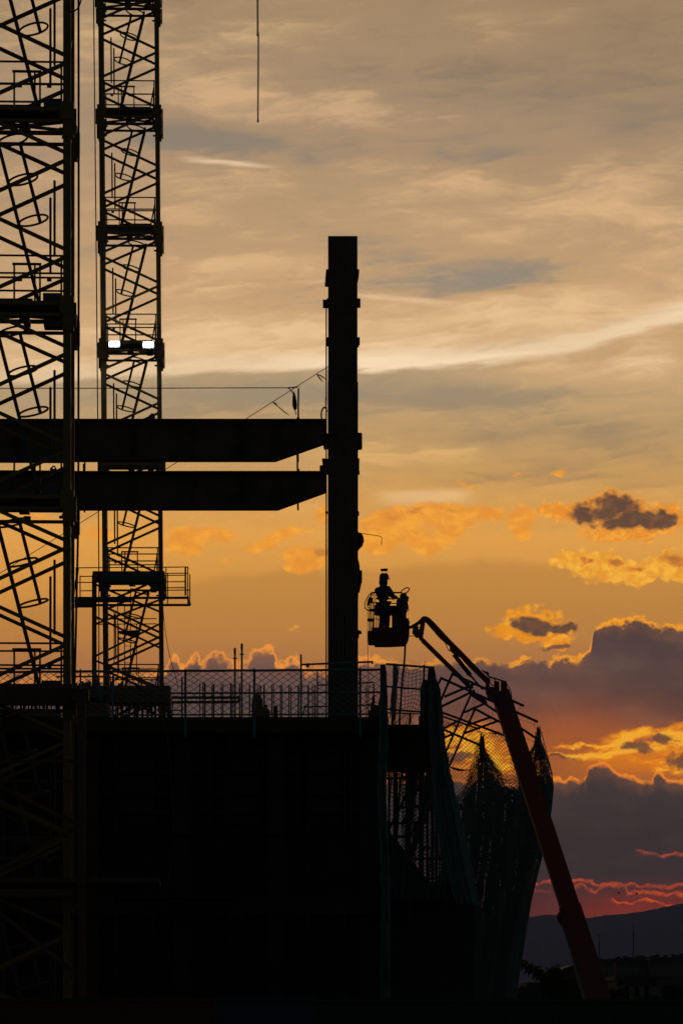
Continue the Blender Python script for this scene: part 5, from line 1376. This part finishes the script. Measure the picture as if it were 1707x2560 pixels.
net_mesh(cone(1345, 1828, lambda y: max(1255, 1335 - (y - 1828) * .35), lambda y: interp(right_e, y), 3, 2, 70, ND + .4), 30, 105, .0060).build('net_fold', M_netd, hang)
net_mesh(cone(1343, 1832, lambda y: max(1250, 1338 - (y - 1828) * .30), lambda y: interp(right_e, y) - 2, 6, 2, 60, ND + .9), 26, 105, .0060).build('net_fold', M_net, hang)
def lowfold(seed, pl, y0f, x0, x1, D):
    r_ = random.Random(seed); ph = [r_.uniform(0, 6.28) for _ in range(6)]
    def fn(u, v):
        uu = u + (.9 / pl / 6.28) * 2.6 * math.sin(2 * math.pi * pl * u + ph[0] + math.sin(v * 5 + ph[1])); uu = min(1, max(0, uu))
        yt = interp(y0f, x0 + (1380 - x0) * uu); y = yt + (2560 - yt) * v
        xr = interp(right_e, y); x = x0 + (min(x1, xr) - x0) * uu + 2 * math.sin(v * 21 + u * 13 + ph[2])
        return P(min(x, xr - 1), y + 2 * math.sin(u * 12 + ph[3]), D + .3 * math.sin(2 * math.pi * pl * u + ph[4]))
    return fn
yt1 = [(1100, 2030), (1128, 2000), (1146, 1985), (1165, 1950), (1181, 1905), (1195, 1868), (1203, 1842), (1211, 1858), (1226, 1885), (1250, 1922), (1272, 1940), (1300, 1936), (1330, 1905), (1345, 1870), (1365, 1900), (1380, 1960)]
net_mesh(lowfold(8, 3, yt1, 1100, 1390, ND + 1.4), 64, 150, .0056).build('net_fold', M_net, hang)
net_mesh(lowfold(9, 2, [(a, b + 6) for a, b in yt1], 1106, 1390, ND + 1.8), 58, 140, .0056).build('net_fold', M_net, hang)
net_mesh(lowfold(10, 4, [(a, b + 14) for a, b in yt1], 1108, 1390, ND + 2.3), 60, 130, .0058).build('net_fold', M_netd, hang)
# the folds behind lie so close that only slits of light come through
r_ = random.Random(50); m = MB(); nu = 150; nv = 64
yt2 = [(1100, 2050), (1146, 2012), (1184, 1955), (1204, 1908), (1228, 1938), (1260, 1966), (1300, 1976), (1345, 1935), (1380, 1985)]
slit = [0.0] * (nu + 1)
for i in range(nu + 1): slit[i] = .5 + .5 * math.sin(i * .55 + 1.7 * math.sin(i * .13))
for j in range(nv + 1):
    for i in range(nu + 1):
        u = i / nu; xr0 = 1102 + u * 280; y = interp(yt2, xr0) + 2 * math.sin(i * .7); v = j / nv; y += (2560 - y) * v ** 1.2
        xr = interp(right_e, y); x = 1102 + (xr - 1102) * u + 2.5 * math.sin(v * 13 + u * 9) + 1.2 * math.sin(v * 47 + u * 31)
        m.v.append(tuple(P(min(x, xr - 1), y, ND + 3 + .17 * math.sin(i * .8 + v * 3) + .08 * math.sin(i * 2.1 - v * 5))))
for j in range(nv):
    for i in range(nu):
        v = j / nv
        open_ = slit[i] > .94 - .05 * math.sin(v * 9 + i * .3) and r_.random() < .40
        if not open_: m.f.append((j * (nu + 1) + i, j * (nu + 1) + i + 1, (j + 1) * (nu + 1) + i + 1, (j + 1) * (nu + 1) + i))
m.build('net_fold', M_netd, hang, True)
m = MB()
for k in range(40):
    x = 1205 + rg.uniform(-5, 5); m.path(bez([P(x, 1838 + rg.uniform(-6, 14), ND + .2), P(1204 + rg.uniform(-7, 7), 1870, ND + .2), P(1206 + rg.uniform(-18, 24), 1905 + rg.uniform(-5, 25), ND + .2)], 3), .012, 4)
m.build('gathered_peak', M_netd, hang); m = MB()
for k in range(36):
    m.path(bez([P(1345 + rg.uniform(-4, 4), 1822 + rg.uniform(-8, 10), ND + .2), P(1345 + rg.uniform(-6, 6), 1850, ND + .2), P(1345 + rg.uniform(-14, 16), 1885 + rg.uniform(-5, 20), ND + .2)], 3), .012, 4)
m.build('gathered_peak', M_netd, hang); m = MB()
for k in range(14):
    a = rg.uniform(1115, 1250); m.path(bez([P(a, interp(top, a) + 3, ND), P(a + 12, interp(top, a + 14) + rg.uniform(3, 10), ND), P(a + 26, interp(top, a + 26) + rg.uniform(-2, 6), ND)], 3), .008, 4)
m.build('hem_cord', M_netd, hang)
m = MB()
m.path([P(interp(right_e, y) - .5 + .8 * math.sin(y * .3), y, ND) for y in range(1828, 2560, 8)], .014, 5); m.build('border_rope', M_netd, hang)
m = MB(); m.plate([P(x, y, ND - .2) for x, y in ((1124, 1916), (1140, 1920), (1160, 1924), (1185, 1924), (1150, 1928), (1134, 1924), (1126, 1920))], .05); solo(m, 'twisted_strap', M_crane, 'twisted dull yellow strap caught in the hanging net', 'strap')
# ------------------------------------------------------------------ ground, hoardings, town, mountains
m = MB(); m.add([(-9000, -300, 0), (9000, -300, 0), (9000, 14000, 0), (-9000, 14000, 0)], [(0, 1, 2, 3)]); struct(m, 'ground', M_earth)
HD = 30.0
def hoarding(label, x0, x1, ytop, m_, ribs=False):
    t = thing('site_hoarding', label, 'hoarding', (P((x0 + x1) / 2, 0, HD).x, HD, 0), 'site hoarding along the street')
    a = P(x0, ytop, HD); b = P(x1, ytop, HD); m = MB(); m.box((a.x + .004, HD, 0), (b.x - .004, HD + .05, a.z))
    if ribs:
        x = a.x + .03
        while x < b.x - .06: m.box((x, HD - .02, .05), (x + .05, HD - .001, a.z - .08)); x += .14
    m.build('panel', m_, t)
    m = MB(); m.box((a.x + .004, HD - .03, a.z + .001), (b.x - .004, HD + .08, a.z + .03)); m.build('capping', M_hdark, t)
    x = a.x + .4
    while x < b.x:
        m = MB(); m.box((x - .05, HD + .055, 0), (x + .05, HD + .16, a.z - .01)); m.build('post', M_grey, t); x += 2.0
hoarding('brownish red site hoarding panel at the bottom left of the street', -900, 540, 2504, M_hred)
hoarding('blue site hoarding panel between the red and the slate ones', 540, 785, 2500, M_hblue)
hoarding('ribbed slate grey site hoarding panel at the bottom right', 785, 2300, 2506, M_hdark, True)

# mountains
ridge = [(-9000, 2420), (-4000, 2330), (-1500, 2305), (0, 2310), (900, 2300), (1250, 2297), (1330, 2289), (1372, 2284), (1400, 2286), (1455, 2294), (1482, 2292), (1505, 2287), (1560, 2283), (1610, 2276), (1650, 2267), (1680, 2261), (1707, 2256), (1800, 2240), (2000, 2215), (2600, 2190), (4000, 2290), (9000, 2400)]
RD = 8200.0; m = MB(); xs = list(range(-7000, 900, 300)) + list(range(900, 2400, 12)) + list(range(2400, 8000, 300)); rows = 14; rm = random.Random(6)
off = [rm.uniform(-1, 1) for _ in xs]
for j in range(rows + 1):
    v = j / rows
    for i, x in enumerate(xs):
        p = P(x, interp(ridge, x), RD); D = 5200 + (RD - 5200) * v
        z = (p.z + off[i] * 1.0) * (v ** 1.3) + (8 * math.sin(x * .031 + v * 9) + 5 * math.sin(x * .013 - v * 5)) * v * (1 - v) * 3
        m.v.append((p.x * (D / RD) ** .2, D, z - 2))
n = len(xs)
for i, x in enumerate(xs): p = P(x, interp(ridge, x), RD); m.v.append((p.x, RD + 3000, -5))
for j in range(rows + 1):
    for i in range(n - 1): m.f.append((j * n + i, j * n + i + 1, (j + 1) * n + i + 1, (j + 1) * n + i))
struct(m, 'mountains', M_hill)

def house(name, label, cat, D, x0, x1, ytop, dep, roof, cols, rows_, mat_=None, extras=()):
    a = P(x0, ytop, D); b = P(x1, ytop, D); t = thing(name, label, cat, ((a.x + b.x) / 2, D, 0), 'town buildings far behind the site')
    mat_ = mat_ or M_plaster
    m = MB(); m.box((a.x, D, 0), (b.x, D + dep, a.z)); m.build('wall', mat_, t)
    w = b.x - a.x
    if roof == 'gable':
        m = MB(); mid = (a.x + b.x) / 2; h = w * .28
        m.add([(a.x - .4, D - .4, a.z + .01), (b.x + .4, D - .4, a.z + .01), (mid, D - .4, a.z + h), (a.x - .4, D + dep + .4, a.z + .01), (b.x + .4, D + dep + .4, a.z + .01), (mid, D + dep + .4, a.z + h)],
              [(0, 1, 2), (3, 5, 4), (0, 2, 5, 3), (1, 4, 5, 2), (0, 3, 4, 1)]); m.build('roof', M_tile, t)
    else:
        m = MB(); m.box((a.x - .15, D - .15, a.z + .004), (b.x + .15, D + dep + .15, a.z + .35)); rf = m.build('roof', mat_, t)
        for x, y, wpx, nm in extras:
            p = P(x, y, D + 2); ww = wpx / (FPX / D); m = MB(); m.box((p.x, D + 1.5, a.z + .352), (p.x + ww, D + 1.5 + min(2.5, ww), p.z))
            if nm == 'chimney': m.box((p.x - .08, D + 1.42, p.z - .1), (p.x + ww + .08, D + 1.58 + min(2.5, ww), p.z + .12))
            m.build(nm, mat_, rf)
    zr = a.z / rows_
    for r_ in range(rows_):
        for c in range(cols):
            x = a.x + w * (c + .5) / cols; z = zr * (r_ + .30)
            m = MB(); m.box((x - .55, D - .06, z), (x + .55, D - .003, z + 1.35)); wd = m.build('window', M_glass, t)
            m = MB(); m.box((x - .7, D - .16, z - .09), (x + .7, D - .004, z - .003)); m.build('sill', mat_, wd)
    return t
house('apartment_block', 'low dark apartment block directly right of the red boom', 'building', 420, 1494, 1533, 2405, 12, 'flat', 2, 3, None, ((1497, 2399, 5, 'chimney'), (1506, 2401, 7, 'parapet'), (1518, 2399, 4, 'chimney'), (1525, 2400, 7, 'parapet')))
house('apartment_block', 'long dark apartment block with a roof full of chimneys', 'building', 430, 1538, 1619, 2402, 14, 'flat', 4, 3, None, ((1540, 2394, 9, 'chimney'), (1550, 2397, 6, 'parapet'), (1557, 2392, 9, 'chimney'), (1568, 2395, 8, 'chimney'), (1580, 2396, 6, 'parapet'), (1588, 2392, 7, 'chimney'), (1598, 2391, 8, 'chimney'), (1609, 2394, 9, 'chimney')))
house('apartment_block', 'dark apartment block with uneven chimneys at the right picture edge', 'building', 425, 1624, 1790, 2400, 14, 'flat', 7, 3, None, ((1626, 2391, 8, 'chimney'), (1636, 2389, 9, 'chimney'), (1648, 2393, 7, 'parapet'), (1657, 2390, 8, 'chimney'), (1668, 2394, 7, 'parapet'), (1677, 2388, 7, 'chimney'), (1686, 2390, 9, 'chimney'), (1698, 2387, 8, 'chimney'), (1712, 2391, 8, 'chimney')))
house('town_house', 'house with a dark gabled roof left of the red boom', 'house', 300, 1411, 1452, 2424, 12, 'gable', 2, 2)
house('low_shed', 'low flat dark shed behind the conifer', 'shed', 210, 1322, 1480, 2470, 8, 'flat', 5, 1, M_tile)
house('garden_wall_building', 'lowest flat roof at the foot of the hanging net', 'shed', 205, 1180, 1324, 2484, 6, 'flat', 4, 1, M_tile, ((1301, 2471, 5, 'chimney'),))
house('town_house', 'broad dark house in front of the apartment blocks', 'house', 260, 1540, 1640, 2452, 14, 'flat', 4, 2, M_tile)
# two aerials on the town roofs
for lab, x, y0, yb, xs_ in (('shorter roof aerial with a small cross bar above the town', 1496.5, 2336, 2404, (1492, 1499)), ('taller roof aerial standing above the town', 1581.5, 2312, 2398, None)):
    t = thing('roof_aerial', lab, 'aerial', P(x, yb, 424)); m = MB(); m.tube(P(x, yb, 424), P(x, y0 + 20, 424), .09, 6); m.tube(P(x, y0 + 20, 424), P(x, y0, 424), .045, 5); m.build('mast', M_grey, t)
    m = MB()
    if xs_: m.bar(P(xs_[0], y0 + 1, 424), P(xs_[1], y0 + 1, 424), .06); m.bar(P(xs_[0], y0 + 1, 424), P(xs_[0], y0 + 4, 424), .04); m.bar(P(xs_[1], y0 + 1, 424), P(xs_[1], y0 + 4, 424), .04)
    else:
        for y in (2332, 2340): m.bar(P(x - 1.8, y, 424), P(x + 1.8, y, 424), .05)
    m.build('cross_bar', M_grey, t)

# the drooping conifer below the boom and dark garden trees
def spray(mb, a, b, n, ln, droop, rn):
    a = Vector(a); b = Vector(b)
    for i in range(n):
        t = (i + rn.random()) / n; c = a + (b - a) * t + Vector((rn.uniform(-.1, .1), rn.uniform(-.3, .3), rn.uniform(-.05, .12)))
        L = ln * (1.15 - .6 * t) * rn.uniform(.5, 1.2); d = Vector((rn.uniform(-.5, .5), rn.uniform(-.5, .5), -droop + rn.uniform(-.3, .45))).normalized()
        w = d.cross(Vector((rn.uniform(-1, 1), rn.uniform(-1, 1), .3))).normalized() * .035; k = len(mb.v); e = c + d * L; mm = c + d * L * .5
        mb.v += [tuple(c), tuple(mm + w), tuple(e), tuple(mm - w)]; mb.f.append((k, k + 1, k + 2, k + 3))
TD = 120.0
tr = thing('conifer_tree', 'drooping conifer at the foot of the red boom, one long branch leftwards', 'tree', P(1384, 2562, TD)); tr.location.z = 0
rn = random.Random(3)
m = MB(); q = P(1384, 2425, TD); m.path([(q.x, TD, 0), (q.x + .05, TD, 2), (q.x, TD, q.z)], .16, 8, .05); m.build('trunk', M_bark, tr)
m = MB(); lf = MB()
for (x0, y0, x1, y1, ln) in ((1380, 2452, 1303, 2406, .45), (1372, 2446, 1330, 2416, .4), (1384, 2440, 1393, 2413, .35), (1386, 2446, 1372, 2424, .4), (1388, 2444, 1413, 2426, .35), (1384, 2455, 1352, 2436, .45), (1386, 2460, 1420, 2448, .45),
                             (1384, 2470, 1356, 2462, .45), (1386, 2475, 1415, 2466, .45), (1384, 2485, 1350, 2482, .5), (1386, 2485, 1418, 2482, .5), (1384, 2465, 1370, 2448, .5), (1384, 2460, 1400, 2440, .4), (1384, 2495, 1345, 2497, .5), (1386, 2495, 1424, 2497, .5)):
    a = P(x0, y0, TD); b = P(x1, y1, TD); b.y += rn.uniform(-.6, .6); mid = (a + b) / 2 + Vector((0, 0, -.08)); m.path([a, mid, b], .04, 5, .012)
    n_ = int((b - a).length * 95); spray(lf, a, b, n_, ln, .9, rn); spray(lf, a, b, n_ // 2, ln * .6, .2, rn)
m.build('branch', M_bark, tr); lf.build('crown', M_leaf, tr)
def leafy(label, x, ytop, w, D, seed):
    rn = random.Random(seed); p = P(x, ytop, D); t = thing('garden_tree', label, 'tree', (p.x, D, 0), 'garden trees before the town'); r = w / 2 / (FPX / D)
    m = MB(); m.path([(p.x, D, 0), (p.x + .1, D, p.z * .4), (p.x, D, p.z * .7)], .2, 7, .08)
    for k in range(5): a = k * 1.26; m.path([(p.x, D, p.z * .55), (p.x + r * .6 * math.cos(a), D + r * .6 * math.sin(a), p.z * .8)], .07, 5, .02)
    m.build('trunk', M_bark, t); m = MB()
    cl = [(rn.uniform(-.8, .8), rn.uniform(-.8, .8), rn.uniform(.45, .93), rn.uniform(.25, .5)) for _ in range(16)]
    for _ in range(1500):
        a, b, c, rr = rn.choice(cl); d = Vector((rn.gauss(0, 1), rn.gauss(0, 1), rn.gauss(0, 1))).normalized() * rr * rn.random() ** .4
        q = Vector((p.x + (a + d.x) * r, D + (b + d.y) * r, p.z * c + d.z * r * .6)); q.z = min(q.z, p.z)
        e = Vector((rn.gauss(0, 1), rn.gauss(0, 1), rn.gauss(0, 1))).normalized() * .22; g = e.cross(Vector((rn.gauss(0, 1), rn.gauss(0, 1), rn.gauss(0, 1)))).normalized() * .16; k = len(m.v)
        m.v += [tuple(q - e), tuple(q + g), tuple(q + e), tuple(q - g)]; m.f.append((k, k + 1, k + 2, k + 3))
    m.build('crown', M_leaf, t)
leafy('rounded dark tree in front of the house right of the boom', 1545, 2462, 60, 190, 1)
leafy('widest dark tree crown before the long apartment block', 1600, 2470, 90, 195, 2)
leafy('dark tree crown at the right picture edge before the apartments', 1690, 2462, 80, 200, 5)
leafy('small dark tree beside the foot of the red boom', 1455, 2474, 50, 188, 4)
# two birds far off
for lab, x, y, tl in (('left one of two tiny birds over the mountain', 1546, 2232, .3), ('right one of two tiny birds over the mountain', 1590, 2233.5, -.2)):
    p = P(x, y, 300); m = MB()
    m.ball(p, .10, .22, .09, 8, 6)
    for e in (-1, 1):
        m.add([tuple(p + Vector((e * .06, .08, .02))), tuple(p + Vector((e * .06, -.08, .02))), tuple(p + Vector((e * .30, -.02, .16 + tl * e * .2))), tuple(p + Vector((e * .28, .10, .15 + tl * e * .2)))], [(0, 1, 2, 3)])
    solo(m, 'bird', M_black, lab, 'bird', 'birds over the mountain')
# ------------------------------------------------------------------ evening haze over the plain
m = MB(); m.box((-9600, -420, -1.0), (9600, 14600, 330.0))
hz = m.build('haze', M_black); hz.data.materials.clear(); tag(hz, kind='stuff')
hm = bpy.data.materials.new('evening_air'); hm.use_nodes = True
hm.node_tree.nodes.clear()
ho = hm.node_tree.nodes.new('ShaderNodeOutputMaterial'); hv = hm.node_tree.nodes.new('ShaderNodeVolumePrincipled')
hv.inputs['Color'].default_value = (0.32, 0.45, 1.0, 1); hv.inputs['Density'].default_value = 4.0e-5; hv.inputs['Anisotropy'].default_value = 0.2
hm.node_tree.links.new(hv.outputs[0], ho.inputs['Volume'])
hz.data.materials.append(hm)
scene.cycles.volume_bounces = 0
scene.cycles.use_adaptive_sampling = True
scene.cycles.adaptive_threshold = 0.02
scene.cycles.adaptive_min_samples = 16
scene.cycles.max_bounces = 4
scene.cycles.use_denoising = True
